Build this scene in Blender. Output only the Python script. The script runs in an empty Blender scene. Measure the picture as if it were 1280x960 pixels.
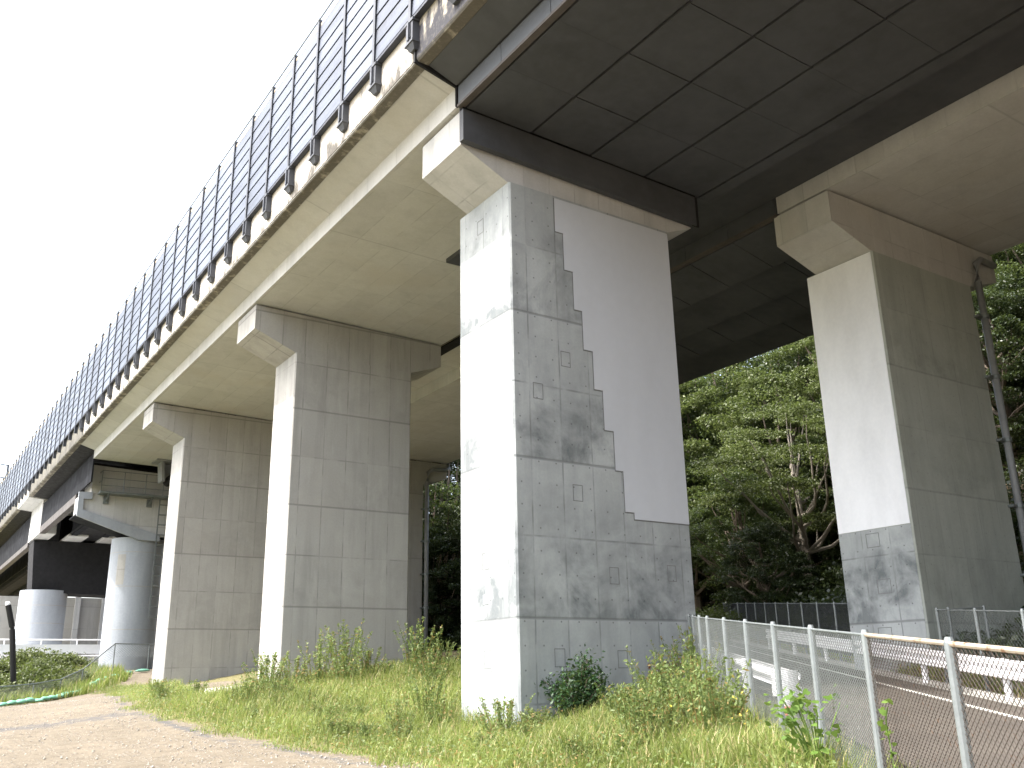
import bpy, math, random
import numpy as np
from mathutils import Matrix, Vector
# coordinates below are in plan units; one unit is 0.83 m
S = 0.83
RNG = np.random.default_rng(7); random.seed(7)
scene = bpy.context.scene
COL = scene.collection
GRADE = .005

# ------------------------------------------------------------------ materials
class N:
    """tiny node-graph helper"""
    def __init__(self, name):
        self.m = bpy.data.materials.new(name); self.m.use_nodes = True
        self.t = self.m.node_tree; self.t.nodes.clear()
        self.out = self.t.nodes.new('ShaderNodeOutputMaterial')
        self.p = self.t.nodes.new('ShaderNodeBsdfPrincipled')
        self.t.links.new(self.p.outputs[0], self.out.inputs[0])
    def node(self, typ, **kw):
        n = self.t.nodes.new(typ)
        for k, v in kw.items(): setattr(n, k, v)
        return n
    def put(self, sock, v):
        if v is None: return
        if hasattr(v, 'is_linked') or isinstance(v, bpy.types.NodeSocket): self.t.links.new(v, sock)
        else:
            if isinstance(v, (tuple, list)) and len(v) == 3 and sock.type == 'RGBA': v = (*v, 1)
            sock.default_value = v
    def math(self, op, a, b=None, c=None, clamp=False):
        n = self.node('ShaderNodeMath', operation=op, use_clamp=clamp)
        for i, v in enumerate((a, b, c)):
            if v is not None: self.put(n.inputs[i], v)
        return n.outputs[0]
    def pos(self):
        """world position in plan units"""
        g = self.node('ShaderNodeNewGeometry')
        v = self.node('ShaderNodeVectorMath', operation='SCALE'); self.put(v.inputs[0], g.outputs['Position']); v.inputs['Scale'].default_value = 1/S
        return v.outputs[0], g
    def sep(self, v):
        n = self.node('ShaderNodeSeparateXYZ'); self.put(n.inputs[0], v); return n.outputs
    def noise(self, vec, scale, detail=4, rough=.55, dist=0, stretch=None):
        if stretch:
            k = self.node('ShaderNodeVectorMath', operation='MULTIPLY'); self.put(k.inputs[0], vec); k.inputs[1].default_value = stretch; vec = k.outputs[0]
        n = self.node('ShaderNodeTexNoise'); self.put(n.inputs['Vector'], vec)
        n.inputs['Scale'].default_value = scale; n.inputs['Detail'].default_value = detail
        n.inputs['Roughness'].default_value = rough; n.inputs['Distortion'].default_value = dist
        return n.outputs['Fac']
    def ramp(self, f, lo, hi, a=0., b=1.):
        n = self.node('ShaderNodeMapRange', clamp=True); self.put(n.inputs[0], f)
        for i, v in enumerate((lo, hi, a, b)): n.inputs[i+1].default_value = v
        return n.outputs[0]
    def mix(self, f, a, b, mode='MIX'):
        n = self.node('ShaderNodeMix', data_type='RGBA', blend_type=mode)
        self.put(n.inputs[0], f); self.put(n.inputs[6], a); self.put(n.inputs[7], b)
        return n.outputs[2]
    def bump(self, h, strength=.3, dist=.02):
        n = self.node('ShaderNodeBump'); self.put(n.inputs['Height'], h)
        n.inputs['Strength'].default_value = strength; n.inputs['Distance'].default_value = dist
        self.t.links.new(n.outputs[0], self.p.inputs['Normal'])
    def line(self, x, period, off, width):
        """1 on thin lines every period along x"""
        d = self.math('SUBTRACT', x, off); d = self.math('DIVIDE', d, period)
        d = self.math('FRACT', self.math('ADD', d, .5)); d = self.math('ABSOLUTE', self.math('SUBTRACT', d, .5))
        d = self.math('MULTIPLY', d, period)
        return self.ramp(d, width*.4, width, 1., 0.)
    def fin(self, col, rough=.8, metal=0., spec=.3):
        self.put(self.p.inputs['Base Color'], col); self.put(self.p.inputs['Roughness'], rough)
        self.p.inputs['Metallic'].default_value = metal; self.p.inputs['Specular IOR Level'].default_value = spec
        return self.m

def concrete(name, base, dark, vx=1.056, voff=0., lift=2.11, loff=0., line_amt=.5, dots=0., mott=.6, streak=.5, big=0., warm=None):
    n = N(name); v, g = n.pos(); x, y, z = n.sep(v); nx, ny, nz = n.sep(g.outputs['Normal'])
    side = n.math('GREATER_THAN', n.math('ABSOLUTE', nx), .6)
    flat = n.math('GREATER_THAN', n.math('ABSOLUTE', nz), .8)
    h = n.math('ADD', n.math('MULTIPLY', y, side), n.math('MULTIPLY', x, n.math('SUBTRACT', 1., side)))
    u2 = n.math('ADD', n.math('MULTIPLY', y, flat), n.math('MULTIPLY', z, n.math('SUBTRACT', 1., flat)))
    n1 = n.noise(v, .62, 6, .62, .5); n2 = n.noise(v, 2.2, 6, .62); n3 = n.noise(v, 14, 4, .6)
    st = n.noise(v, 1.6, 5, .6, stretch=(1, 1, .09))
    # mottle: darker in the lower part of each concrete lift
    f = n.math('FRACT', n.math('DIVIDE', n.math('SUBTRACT', z, loff), lift*2))
    low = n.ramp(f, .05, .75, 1., 0.)
    m = n.math('MULTIPLY', n.ramp(n1, .38, .62), n.math('ADD', .35, n.math('MULTIPLY', low, .9)))
    m = n.math('MULTIPLY', m, n.ramp(n2, .3, .65, .4, 1.))
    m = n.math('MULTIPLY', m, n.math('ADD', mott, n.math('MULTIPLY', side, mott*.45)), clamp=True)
    c = n.mix(m, base, dark)
    c = n.mix(n.math('MULTIPLY', n.ramp(st, .48, .72), streak), c, tuple(k*.62 for k in base))
    c = n.mix(n.math('MULTIPLY', n.ramp(n.noise(v, 3.1, 4, .6, stretch=(1, 1, .15)), .55, .75), streak*.6), c, tuple(min(1, k*1.28) for k in base))
    if warm: c = n.mix(n.ramp(n.noise(v, .3, 3), .52, .7, 0, .6), c, warm)
    # each form panel and lift has a slightly different tone
    cell = n.node('ShaderNodeTexWhiteNoise', noise_dimensions='2D'); cv = n.node('ShaderNodeCombineXYZ')
    n.put(cv.inputs[0], n.math('FLOOR', n.math('DIVIDE', n.math('SUBTRACT', h, voff), vx)))
    n.put(cv.inputs[1], n.math('FLOOR', n.math('DIVIDE', n.math('SUBTRACT', u2, loff), lift)))
    n.put(cell.inputs['Vector'], cv.outputs[0])
    c = n.mix(1., c, n.mix(cell.outputs['Value'], (.94, .94, .94), (1.05, 1.05, 1.05)), 'MULTIPLY')
    lv = n.line(h, vx, voff, .03); ll = n.line(u2, lift, loff, .035); lb = n.line(u2, lift*2, loff, .05)
    br = n.ramp(n.noise(v, 1.3, 3), .42, .6)
    ln = n.math('MAXIMUM', n.math('MULTIPLY', n.math('MAXIMUM', lv, ll), n.math('ADD', .15, n.math('MULTIPLY', br, .85))), lb)
    ln = n.math('MULTIPLY', ln, line_amt, clamp=True)
    c = n.mix(ln, c, tuple(k*.33 for k in base))
    if dots:
        def near(q, p, o):
            d = n.math('FRACT', n.math('DIVIDE', n.math('SUBTRACT', q, o), p)); return n.math('MULTIPLY', n.math('SUBTRACT', d, .5), p)
        a = near(h, .58, .1); b = near(z, .6, .2)
        r = n.math('SQRT', n.math('ADD', n.math('MULTIPLY', a, a), n.math('MULTIPLY', b, b)))
        c = n.mix(n.math('MULTIPLY', n.ramp(r, .014, .032, 1., 0.), dots), c, (.06, .06, .06))
    c = n.mix(n.ramp(n3, .3, .7, .0, .22), c, tuple(k*.6 for k in base))
    n.bump(n.math('ADD', n.math('MULTIPLY', n3, .4), n.math('SUBTRACT', n2, n.math('MULTIPLY', ln, 1.5))), .25, .02)
    return n.fin(c, .85)

def painted(name, base, rough=.6, amt=.25, scale=3., metal=0., rust=None, spec=.3, rust_lo=.6, stretch=None, bumpy=.15):
    n = N(name); v, g = n.pos()
    a = n.noise(v, scale, 5, .6, .2, stretch); b = n.noise(v, scale*7, 4)
    c = n.mix(n.ramp(a, .35, .7, 0, amt), base, tuple(k*.45 for k in base))
    c = n.mix(n.ramp(b, .4, .75, 0, amt*.6), c, tuple(min(1, k*1.3) for k in base))
    if rust: c = n.mix(n.ramp(n.noise(v, scale*1.7, 6, .65), rust_lo, rust_lo+.1), c, rust)
    n.bump(b, bumpy, .01)
    return n.fin(c, n.ramp(a, .3, .7, rough*.85, min(1, rough*1.15)), metal, spec)

def leafmat(name, a, b, trans=.35, dry=None, rough=.5):
    n = N(name); v, g = n.pos()
    oi = n.node('ShaderNodeObjectInfo')
    r = g.outputs['Random Per Island']
    c = n.mix(r, a, b)
    c = n.mix(n.ramp(n.noise(v, .35, 3), .35, .65, 0, .6), c, tuple(k*.55 for k in a))
    if dry: c = n.mix(n.ramp(n.math('FRACT', n.math('MULTIPLY', r, 7.31)), .82, .86), c, dry)
    c = n.mix(1., c, n.mix(oi.outputs['Random'], (.8, .85, .75), (1.15, 1.1, 1.1)), 'MULTIPLY')
    n.fin(c, rough, 0, .35)
    tr = n.node('ShaderNodeBsdfTranslucent'); n.put(tr.inputs[0], n.mix(.5, c, (.17, .23, .05)))
    mx = n.node('ShaderNodeMixShader'); mx.inputs[0].default_value = trans
    n.t.links.new(n.p.outputs[0], mx.inputs[1]); n.t.links.new(tr.outputs[0], mx.inputs[2]); n.t.links.new(mx.outputs[0], n.out.inputs[0])
    return n.m

M = {}
M['conc_new'] = concrete('jacket_concrete', (.395, .42, .42), (.13, .145, .15), 1.05, 14.07, 2.1, 2.98, .62, dots=.7, mott=1., streak=.45)
M['conc_old'] = concrete('weathered_concrete', (.39, .385, .365), (.23, .225, .212), 1.056, 13.78+.43, 2.11, .22, .5, mott=.45, streak=.55, warm=(.36, .35, .325))
M['conc_dark'] = concrete('mossy_concrete', (.43, .46, .42), (.235, .255, .22), 1.2, 27.3, 2.1, 2.9, .3, dots=.25, mott=.6, streak=.5)
M['conc_cap'] = concrete('cap_concrete', (.50, .50, .485), (.34, .335, .315), .95, 12.2, 2.9, 13.2, .35, mott=.35, streak=.5)
M['conc_deck'] = concrete('deck_concrete', (.54, .54, .52), (.35, .345, .325), 1.09, 11.9, 4.4, 20.5, .30, mott=.5, streak=.3, warm=(.49, .47, .425))
M['conc_far'] = concrete('far_concrete', (.38, .37, .34), (.22, .215, .2), 1.6, 0, 2.4, .3, .3, mott=.4, streak=.4)
M['coat'] = painted('white_wall_coating', (.52, .545, .58), .55, .14, .5, stretch=(1, 1, .4))
M['coat_glossy'] = painted('glossy_wall_coating', (.78, .80, .83), .33, .22, 1.1, spec=.5, stretch=(1, 1, .35))
M['steel_dark'] = painted('dark_deck_panel', (.070, .074, .081), .6, .5, .45, bumpy=.05)
M['steel_black'] = painted('black_joint_rubber', (.012, .012, .013), .8, .3)
M['steel_grey'] = painted('grey_painted_steel', (.105, .115, .13), .45, .4, 1.2, stretch=(1, .2, 1))
M['lip'] = painted('brown_flange_paint', (.085, .075, .068), .6, .4, 2.)
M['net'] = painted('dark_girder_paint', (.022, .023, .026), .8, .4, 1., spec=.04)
M['joint'] = painted('patch_joint', (.17, .175, .175), .9, .3)
M['steel_light'] = painted('pale_painted_steel', (.33, .355, .385), .5, .35, 1., stretch=(1, 1, .2))
M['galv'] = painted('galvanised_steel', (.185, .205, .205), .45, .4, 4., metal=.3)
M['galv_rust'] = painted('rust_spotted_steel', (.30, .25, .18), .6, .4, 5., rust=(.16, .065, .025), rust_lo=.48)
M['wire'] = painted('chain_wire', (.22, .24, .235), .45, .3, 6., metal=.2)
M['wire_rust'] = painted('rusty_chain_wire', (.085, .072, .06), .8, .4, 6., rust=(.11, .06, .032), rust_lo=.58)
M['rail_rust'] = painted('tan_rusted_rail', (.29, .25, .19), .7, .4, 5., rust=(.15, .085, .045), rust_lo=.55)
M['pipe'] = painted('grey_pipe', (.24, .25, .26), .45, .3, 2.)
M['white_paint'] = painted('white_rail_paint', (.78, .78, .80), .35, .12, 2.5, rust=(.28, .12, .05), rust_lo=.74)
M['reflector'] = painted('orange_reflector', (.75, .16, .03), .4, .2)
M['post'] = painted('dark_barrier_post', (.085, .09, .10), .5, .4, 2., metal=.3)
M['alu'] = painted('louvre_panel', (.115, .132, .165), .45, .75, 1.3, metal=.25, stretch=(1, .25, 1.5))
M['alu_gap'] = painted('louvre_gap', (.05, .055, .07), .7, .2)
M['tan_strip'] = painted('tan_cap_strip', (.45, .38, .28), .6, .3, 2.)
M['rubber'] = painted('black_marker', (.012, .012, .014), .4, .2)
M['sandbag'] = painted('green_sheet', (.20, .46, .33), .5, .4, 3.)
M['soil'] = painted('soil', (.16, .12, .085), .9, .5, 2.)

def vary(name, lo, hi):
    # every copy of a part gets a slightly different tone
    m = M[name]; t = m.node_tree; p = next(k for k in t.nodes if k.type == 'BSDF_PRINCIPLED'); src = p.inputs['Base Color'].links[0].from_socket
    oi = t.nodes.new('ShaderNodeObjectInfo'); mr = t.nodes.new('ShaderNodeMapRange'); mr.inputs[3].default_value = lo; mr.inputs[4].default_value = hi
    vm = t.nodes.new('ShaderNodeVectorMath'); vm.operation = 'SCALE'; t.links.new(oi.outputs['Random'], mr.inputs[0]); t.links.new(src, vm.inputs[0]); t.links.new(mr.outputs[0], vm.inputs['Scale']); t.links.new(vm.outputs[0], p.inputs['Base Color'])
vary('alu', .75, 1.2)
def parapet_mat(name, base, dark, lo, hi):
    n = N(name); v, g = n.pos(); x, y, z = n.sep(v)
    st = n.noise(v, 2.6, 6, .65, .3, stretch=(1, 1, .18)); bl = n.noise(v, 1.1, 5, .6, .6)
    h = n.ramp(z, 18.2, 19.6, .12, -.05)
    f = n.math('ADD', n.math('ADD', n.math('MULTIPLY', st, .55), n.math('MULTIPLY', bl, .45)), h)
    c = n.mix(n.ramp(f, lo, hi), base, dark)
    c = n.mix(n.ramp(n.noise(v, 9, 5), .5, .8, 0, .4), c, tuple(k*.6 for k in base))
    n.bump(st, .3, .02)
    return n.fin(c, .85)
M['parapet'] = parapet_mat('streaked_parapet', (.46, .43, .38), (.085, .078, .066), .54, .66)
M['parapet_dark'] = parapet_mat('blackened_parapet', (.34, .31, .25), (.030, .030, .036), .42, .50)
M['parapet_far'] = parapet_mat('mossy_parapet', (.15, .142, .12), (.055, .053, .045), .45, .65)
M['drip'] = parapet_mat('stained_drip_edge', (.40, .37, .30), (.12, .11, .09), .46, .58)

def asphalt():
    n = N('asphalt'); v, g = n.pos()
    a = n.noise(v, .5, 5, .6); b = n.noise(v, 45, 3, .7); c3 = n.noise(v, 3, 5)
    c = n.mix(n.ramp(a, .35, .65), (.072, .062, .052), (.098, .085, .071))
    c = n.mix(n.ramp(b, .45, .7, 0, .6), c, (.04, .037, .034)); c = n.mix(n.ramp(c3, .62, .7, 0, .35), c, (.05, .045, .04))
    n.bump(b, .5, .01); return n.fin(c, .85)
M['asphalt'] = asphalt()
def roadpaint():
    n = N('road_paint'); v, g = n.pos()
    c = n.mix(n.ramp(n.noise(v, 18, 5, .7), .52, .66), (.72, .71, .66), (.25, .23, .2)); return n.fin(c, .7)
M['line'] = roadpaint()

def earth():
    n = N('dirt_and_gravel'); v, g = n.pos()
    at = n.node('ShaderNodeVertexColor', layer_name='zone'); zr, zg, zb = n.sep(at.outputs[0])
    a = n.noise(v, .35, 5, .6, .5); b = n.noise(v, 2.5, 6, .65); f = n.noise(v, 26, 4, .7)
    vo = n.node('ShaderNodeTexVoronoi'); n.put(vo.inputs['Vector'], v); vo.inputs['Scale'].default_value = 9.
    c = n.mix(n.ramp(b, .35, .65), (.172, .146, .106), (.12, .101, .072))
    c = n.mix(n.ramp(a, .5, .7, 0, .5), c, (.21, .176, .13))
    c = n.mix(n.ramp(f, .5, .75, 0, .55), c, (.29, .262, .22))
    c = n.mix(n.ramp(f, .28, .42, .6, 0), c, (.06, .05, .04))
    vc = n.node('ShaderNodeSeparateColor'); n.put(vc.inputs[0], vo.outputs['Color'])
    st = n.math('MULTIPLY', n.ramp(vc.outputs[0], .72, .76), n.ramp(vo.outputs['Distance'], .25, .45, 1., 0.))
    c = n.mix(n.math('MULTIPLY', st, .7), c, n.mix(vc.outputs[1], (.08, .075, .07), (.36, .34, .30)))
    grav = n.ramp(n.math('ADD', zr, n.math('MULTIPLY', n.math('SUBTRACT', b, .5), .9)), .45, .6)
    c = n.mix(grav, c, n.mix(f, (.055, .054, .052), (.14, .136, .128)))
    c = n.mix(n.ramp(n.math('ADD', zg, n.math('MULTIPLY', n.math('SUBTRACT', b, .5), .6)), .4, .6, 0, .85), c, n.mix(f, (.10, .095, .04), (.22, .2, .09)))
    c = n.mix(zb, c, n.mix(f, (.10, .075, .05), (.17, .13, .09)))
    n.bump(n.math('ADD', n.math('MULTIPLY', f, .6), n.math('ADD', b, st)), .7, .05)
    return n.fin(c, .92, 0, .15)
M['earth'] = earth()
M['leaf_a'] = leafmat('broadleaf', (.034, .056, .018), (.074, .096, .032))
M['leaf_b'] = leafmat('evergreen_leaf', (.026, .044, .018), (.060, .080, .030), .2, rough=.38)
M['leaf_c'] = leafmat('pale_leaf', (.075, .10, .032), (.135, .155, .055), .33)
M['bushleaf'] = leafmat('bush_leaf', (.030, .075, .030), (.055, .115, .045), .25)
M['grass'] = leafmat('grass_blade', (.19, .255, .055), (.34, .39, .115), .52, dry=(.50, .43, .23))
M['weed'] = leafmat('weed_leaf', (.15, .215, .07), (.27, .33, .12), .45, dry=(.30, .21, .08))
M['vineleaf'] = leafmat('vine_leaf', (.12, .215, .04), (.20, .31, .07), .42)
M['flower'] = painted('yellow_flower', (.72, .52, .05), .6, .2)
M['redweed'] = leafmat('rusty_weed', (.16, .07, .035), (.26, .12, .06), .3)
M['bark'] = painted('bark', (.16, .13, .10), .9, .5, 4.)
M['pale_bark'] = painted('pale_bark', (.22, .195, .16), .85, .4, 4.)
M['stone'] = painted('stone', (.36, .33, .29), .9, .6, 6.)

# ------------------------------------------------------------------ mesh helpers
class MB:
    def __init__(self): self.v = []; self.f = []; self.mi = []
    def add(self, vs, fs, m=0):
        o = len(self.v); self.v += [tuple(p) for p in vs]; self.f += [tuple(i+o for i in q) for q in fs]; self.mi += [m]*len(fs); return self
    def box(self, x0, x1, y0, y1, z0, z1, m=0):
        vs = [(x, y, z) for z in (z0, z1) for y in (y0, y1) for x in (x0, x1)]
        return self.add(vs, [(0, 2, 3, 1), (4, 5, 7, 6), (0, 1, 5, 4), (2, 6, 7, 3), (0, 4, 6, 2), (1, 3, 7, 5)], m)
    def prism(self, a, b, m=0):
        """two matching rings joined and capped"""
        n = len(a); fs = [tuple(range(n-1, -1, -1)), tuple(range(n, 2*n))] + [(i, (i+1) % n, n+(i+1) % n, n+i) for i in range(n)]
        return self.add(list(a)+list(b), fs, m)
    def alongy(self, poly, y0, y1, m=0, dz=0.):
        return self.prism([(x, y0, z) for x, z in poly], [(x, y1, z+dz) for x, z in poly], m)
    def alongz(self, poly, z0, z1, m=0):
        return self.prism([(x, y, z0) for x, y in poly], [(x, y, z1) for x, y in poly], m)
    def tube(self, pts, r, n=8, m=0, cap=True):
        P = [Vector(p) for p in pts]; rs = r if isinstance(r, (list, tuple)) else [r]*len(P); rings = []
        for i, p in enumerate(P):
            d = (P[min(i+1, len(P)-1)]-P[max(i-1, 0)]).normalized()
            u = d.cross(Vector((0, 0, 1)) if abs(d.z) < .95 else Vector((1, 0, 0))).normalized(); w = d.cross(u)
            rings.append([p+(u*math.cos(2*math.pi*k/n)+w*math.sin(2*math.pi*k/n))*rs[i] for k in range(n)])
        vs = [q for rg in rings for q in rg]; fs = []
        for i in range(len(P)-1):
            for k in range(n): fs.append((i*n+k, i*n+(k+1) % n, (i+1)*n+(k+1) % n, (i+1)*n+k))
        if cap: fs += [tuple(range(n-1, -1, -1)), tuple(range((len(P)-1)*n, len(P)*n))]
        return self.add(vs, fs, m)
    def bar(self, p, q, w, h, m=0):
        """rectangular bar; w across (horizontal), h vertical"""
        p, q = Vector(p), Vector(q); d = (q-p).normalized(); up = Vector((0, 0, 1)) if abs(d.z) < .95 else Vector((1, 0, 0))
        s = d.cross(up).normalized()*w/2; t = s.cross(d).normalized()*h/2
        return self.prism([p-s-t, p+s-t, p+s+t, p-s+t], [q-s-t, q+s-t, q+s+t, q-s+t], m)
    def build(self, name, mats, parent=None, at=(0, 0, 0), shear=False, smooth=False, org=None):
        """at: object position relative to its parent; org: plan point that becomes the object origin"""
        a = np.array(self.v, float)
        if shear: a[:, 2] += GRADE*(a[:, 1]-20)
        o = np.array(org if org is not None else (tuple(parent['org']) if parent is not None else (0, 0, 0)), float)
        me = bpy.data.meshes.new(name); me.from_pydata(((a-o)*S).tolist(), [], self.f)
        if not isinstance(mats, (list, tuple)): mats = [mats]
        for k in mats: me.materials.append(M[k])
        if len(mats) > 1: me.polygons.foreach_set('material_index', self.mi)
        if smooth: me.polygons.foreach_set('use_smooth', [True]*len(me.polygons))
        fixn(me)
        ob = bpy.data.objects.new(name, me); COL.objects.link(ob)
        if parent is not None: ob.parent = parent
        ob.location = Vector(at)*S if parent is not None else (Vector(at)+Vector(o))*S
        return ob
def fixn(me):
    import bmesh
    b = bmesh.new(); b.from_mesh(me); bmesh.ops.recalc_face_normals(b, faces=b.faces); b.to_mesh(me); b.free(); me.update()

def thing(name, label, cat, at, group=None):
    o = bpy.data.objects.new(name, None); COL.objects.link(o); o.location = Vector(at)*S; o['org'] = [float(k) for k in at]
    o.empty_display_size = .3
    return tag(o, label, cat, group)
def tag(o, label=None, cat=None, group=None, kind=None):
    if label: o['label'] = label
    if cat: o['category'] = cat
    if group: o['group'] = group
    if kind: o['kind'] = kind
    return o
def inst(src, parent=None, at=(0, 0, 0), rz=None, sc=None):
    """copy of one object sharing its mesh; at is an offset in plan units"""
    c = src.copy(); COL.objects.link(c); c.parent = parent
    c.location = Vector(at)*S
    if rz is not None: c.rotation_euler = (0, 0, rz)
    if sc is not None: c.scale = (sc if hasattr(sc, '__len__') else (sc,)*3)
    return c
def soup(name, V, nper, mats, parent=None, mi=None, org=(0, 0, 0), faces=None):
    """fast mesh from an array of separate little faces: V (n, nper, 3)"""
    n = V.shape[0]; me = bpy.data.meshes.new(name)
    A = ((V.reshape(-1, 3)-np.array(org))*S).astype(np.float32)
    me.vertices.add(len(A)); me.vertices.foreach_set('co', A.ravel())
    if faces is None: faces = [list(range(nper))]
    idx = []; ls = []; lt = []; off = 0
    per = sum(len(q) for q in faces); base = np.arange(n)[:, None]*nper
    cols = np.concatenate([base+np.array(q)[None, :] for q in faces], 1)
    starts = np.cumsum([0]+[len(q) for q in faces])[:-1]
    me.loops.add(n*per); me.loops.foreach_set('vertex_index', cols.ravel().astype(np.int32))
    me.polygons.add(n*len(faces))
    me.polygons.foreach_set('loop_start', (np.arange(n)[:, None]*per+starts[None, :]).ravel().astype(np.int32))
    if not isinstance(mats, (list, tuple)): mats = [mats]
    for k in mats: me.materials.append(M[k])
    if mi is not None: me.polygons.foreach_set('material_index', np.repeat(mi, len(faces)).astype(np.int32))
    me.update(calc_edges=True); me.validate()
    ob = bpy.data.objects.new(name, me); COL.objects.link(ob)
    if parent is not None: ob.parent = parent
    else: ob.location = Vector(org)*S
    return ob

# ------------------------------------------------------------------ terrain
CP = np.array([(13.5,20,.1),(19.75,20,.85),(13.5,22.85,.45),(13.77,37.5,1.55),(19.4,37.5,2.1),(13.77,55.6,1.2),(19.4,56,2.2),(33,61,3.0),(25,50,2.75),(22,30,1.9),
(0,0,-.1),(5.6,1.6,-.1),(8.2,5.0,.02),(11.25,9.0,.33),(14.4,13.1,.70),(17,17,1.12),(20,21,1.5),(24,26,1.95),(30,34,2.7),(40,47.7,3.6),
(4,50,.5),(8.0,60,.62),(11.5,67,1.0),(13.6,72,1.8),(16,75,2.4),(20,76,2.6),(30,80,3.0),(0,15,-.05),(0,30,.15),(-10,30,.2),(5,40,.4),(-20,0,0),(-30,60,.5),(8,20,0.0),(9,28,.35),(8,12,-.05),(-60,0,0),(-60,100,1),(60,100,3.6),(10,-40,-.6),(-40,-60,0)], float)
def _k(r2): return .5*r2*np.log(r2+1e-9)
def _fit():
    n = len(CP); d2 = ((CP[:, None, :2]-CP[None, :, :2])**2).sum(-1)
    A = np.zeros((n+3, n+3)); A[:n, :n] = _k(d2)+np.eye(n)*3.; A[:n, n] = 1; A[:n, n+1:] = CP[:, :2]; A[n:, :n] = A[:n, n:].T
    b = np.zeros(n+3); b[:n] = CP[:, 2]; return np.linalg.solve(A, b)
TW = _fit()
def sstep(a, b, x):
    t = np.clip((x-a)/(b-a), 0, 1); return t*t*(3-2*t)
def road_z(t): return 1.0+.071*(np.clip(t, -40, 62)-24.5)
def ground(x, y):
    x = np.asarray(x, float); y = np.asarray(y, float); n = len(CP)
    d2 = (x[..., None]-CP[:, 0])**2+(y[..., None]-CP[:, 1])**2
    z = np.clip((_k(d2)*TW[:n]).sum(-1)+TW[n]+TW[n+1]*x+TW[n+2]*y, -.9, 4)
    t = .598*x+.801*y; rho = .801*x-.598*y
    w = sstep(3.35, 3.75, rho); z = z*(1-w)+(road_z(t)-.06)*w
    z = z+sstep(10.1, 11.2, rho)*.35+np.maximum(0, rho-12.5)*.78*sstep(12.5, 21, rho)
    return np.minimum(z, 40)
def g1(x, y): return float(ground(np.array([x]), np.array([y]))[0])
D2 = Vector((.598, .801)); N2 = Vector((.801, -.598))
def tr(t, rho): p = D2*t+N2*rho; return p.x, p.y

EDGE_Y = [0, 11.85, 17.3, 21, 24.9, 29.4, 35.2, 45, 60.7]; EDGE_X = [7.2, 8.69, 8.86, 8.79, 8.2, 8.0, 7.8, 9.6, 12.1]
def edge_x(y): return np.interp(y, EDGE_Y, EDGE_X)

gx = np.concatenate([[-700, -300, -150], np.arange(-80, -12, 4), np.arange(-12, 45, .6), np.arange(45, 110, 3), [150, 300, 700]])
gy = np.concatenate([[-700, -300, -120], np.arange(-60, -4, 4), np.arange(-4, 82, .6), np.arange(82, 150, 3), [200, 350, 700]])
GX, GY = np.meshgrid(gx, gy); GZ = ground(GX, GY)
GZ = GZ + (RNG.random(GZ.shape)-.5)*.05*((np.abs(GX) < 50) & (GY < 90) & (GY > 0) & ((.801*GX-.598*GY) < 3.2))
nx_, ny_ = len(gx), len(gy); vs = np.stack([GX, GY, GZ], -1).reshape(-1, 3)
ii = (np.arange(ny_-1)[:, None]*nx_+np.arange(nx_-1)[None, :]).ravel()
fs = np.stack([ii, ii+1, ii+1+nx_, ii+nx_], 1)
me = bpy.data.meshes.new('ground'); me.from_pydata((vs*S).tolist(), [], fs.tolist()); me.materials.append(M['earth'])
ca = me.color_attributes.new('zone', 'FLOAT_COLOR', 'POINT')
t_ = .598*vs[:, 0]+.801*vs[:, 1]; rho_ = .801*vs[:, 0]-.598*vs[:, 1]; ex = edge_x(vs[:, 1])
grav = np.exp(-((vs[:, 0]-(ex-.25))/.55)**2)*.6*(vs[:, 1] < 62)
# the dark wheel track that crosses the yard towards the piers
trk = np.exp(-((vs[:, 1]-(35+.35*(vs[:, 0]-7)))/2.2)**2)*sstep(-6, 2, vs[:, 0])*sstep(9.5, 7.5, vs[:, 0])*.58
grs = sstep(-.2, .8, vs[:, 0]-ex)*sstep(4.8, 3., rho_)*(vs[:, 1] < 62)
grs = np.maximum(grs, sstep(10.3, 10.8, rho_)); grs = np.maximum(grs, sstep(3.6, 3.9, rho_)*sstep(4.9, 4.5, rho_)*.8)
bank = sstep(.5, 2.5, vs[:, 1]-(55+1.4*(vs[:, 0]-5)))*(vs[:, 0] < 15); grs = np.maximum(grs, bank)
pathz = ((vs[:, 0] > ex+2.2) & (vs[:, 1] > 36) & (vs[:, 0] < 13.9)); grs[pathz] = 0
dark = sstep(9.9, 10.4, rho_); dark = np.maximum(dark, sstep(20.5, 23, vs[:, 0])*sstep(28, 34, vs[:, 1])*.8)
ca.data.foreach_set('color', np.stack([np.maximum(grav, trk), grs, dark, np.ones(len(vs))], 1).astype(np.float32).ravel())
me.polygons.foreach_set('use_smooth', [True]*len(me.polygons)); me.update()
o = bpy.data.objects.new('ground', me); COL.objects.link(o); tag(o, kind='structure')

# ------------------------------------------------------------------ road
def strip(name, r0, r1, mat, dz, t0=-40, t1=64, step=2., prof=None):
    m = MB(); ts = np.arange(t0, t1+.01, step); prof = prof or [(r0, dz), (r1, dz)]
    n = len(prof); vs = []; fs = []
    for t in ts:
        for r, h in prof: x, y = tr(t, r); vs.append((x, y, float(road_z(t))+h))
    for i in range(len(ts)-1):
        for k in range(n-1): fs.append((i*n+k, i*n+k+1, (i+1)*n+k+1, (i+1)*n+k))
    m.add(vs, fs); ob = m.build(name, mat); tag(ob, kind='structure')
    return ob
strip('road', 4.75, 9.55, 'asphalt', 0.)
strip('road_marking', 8.55, 8.70, 'line', .006, t1=60)
strip('gutter', 9.5, 10.1, 'conc_far', 0., prof=[(9.53, -.05), (9.53, .008), (9.76, .015), (9.79, .10), (9.88, .10), (9.9, -.1)], step=1.)

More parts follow.
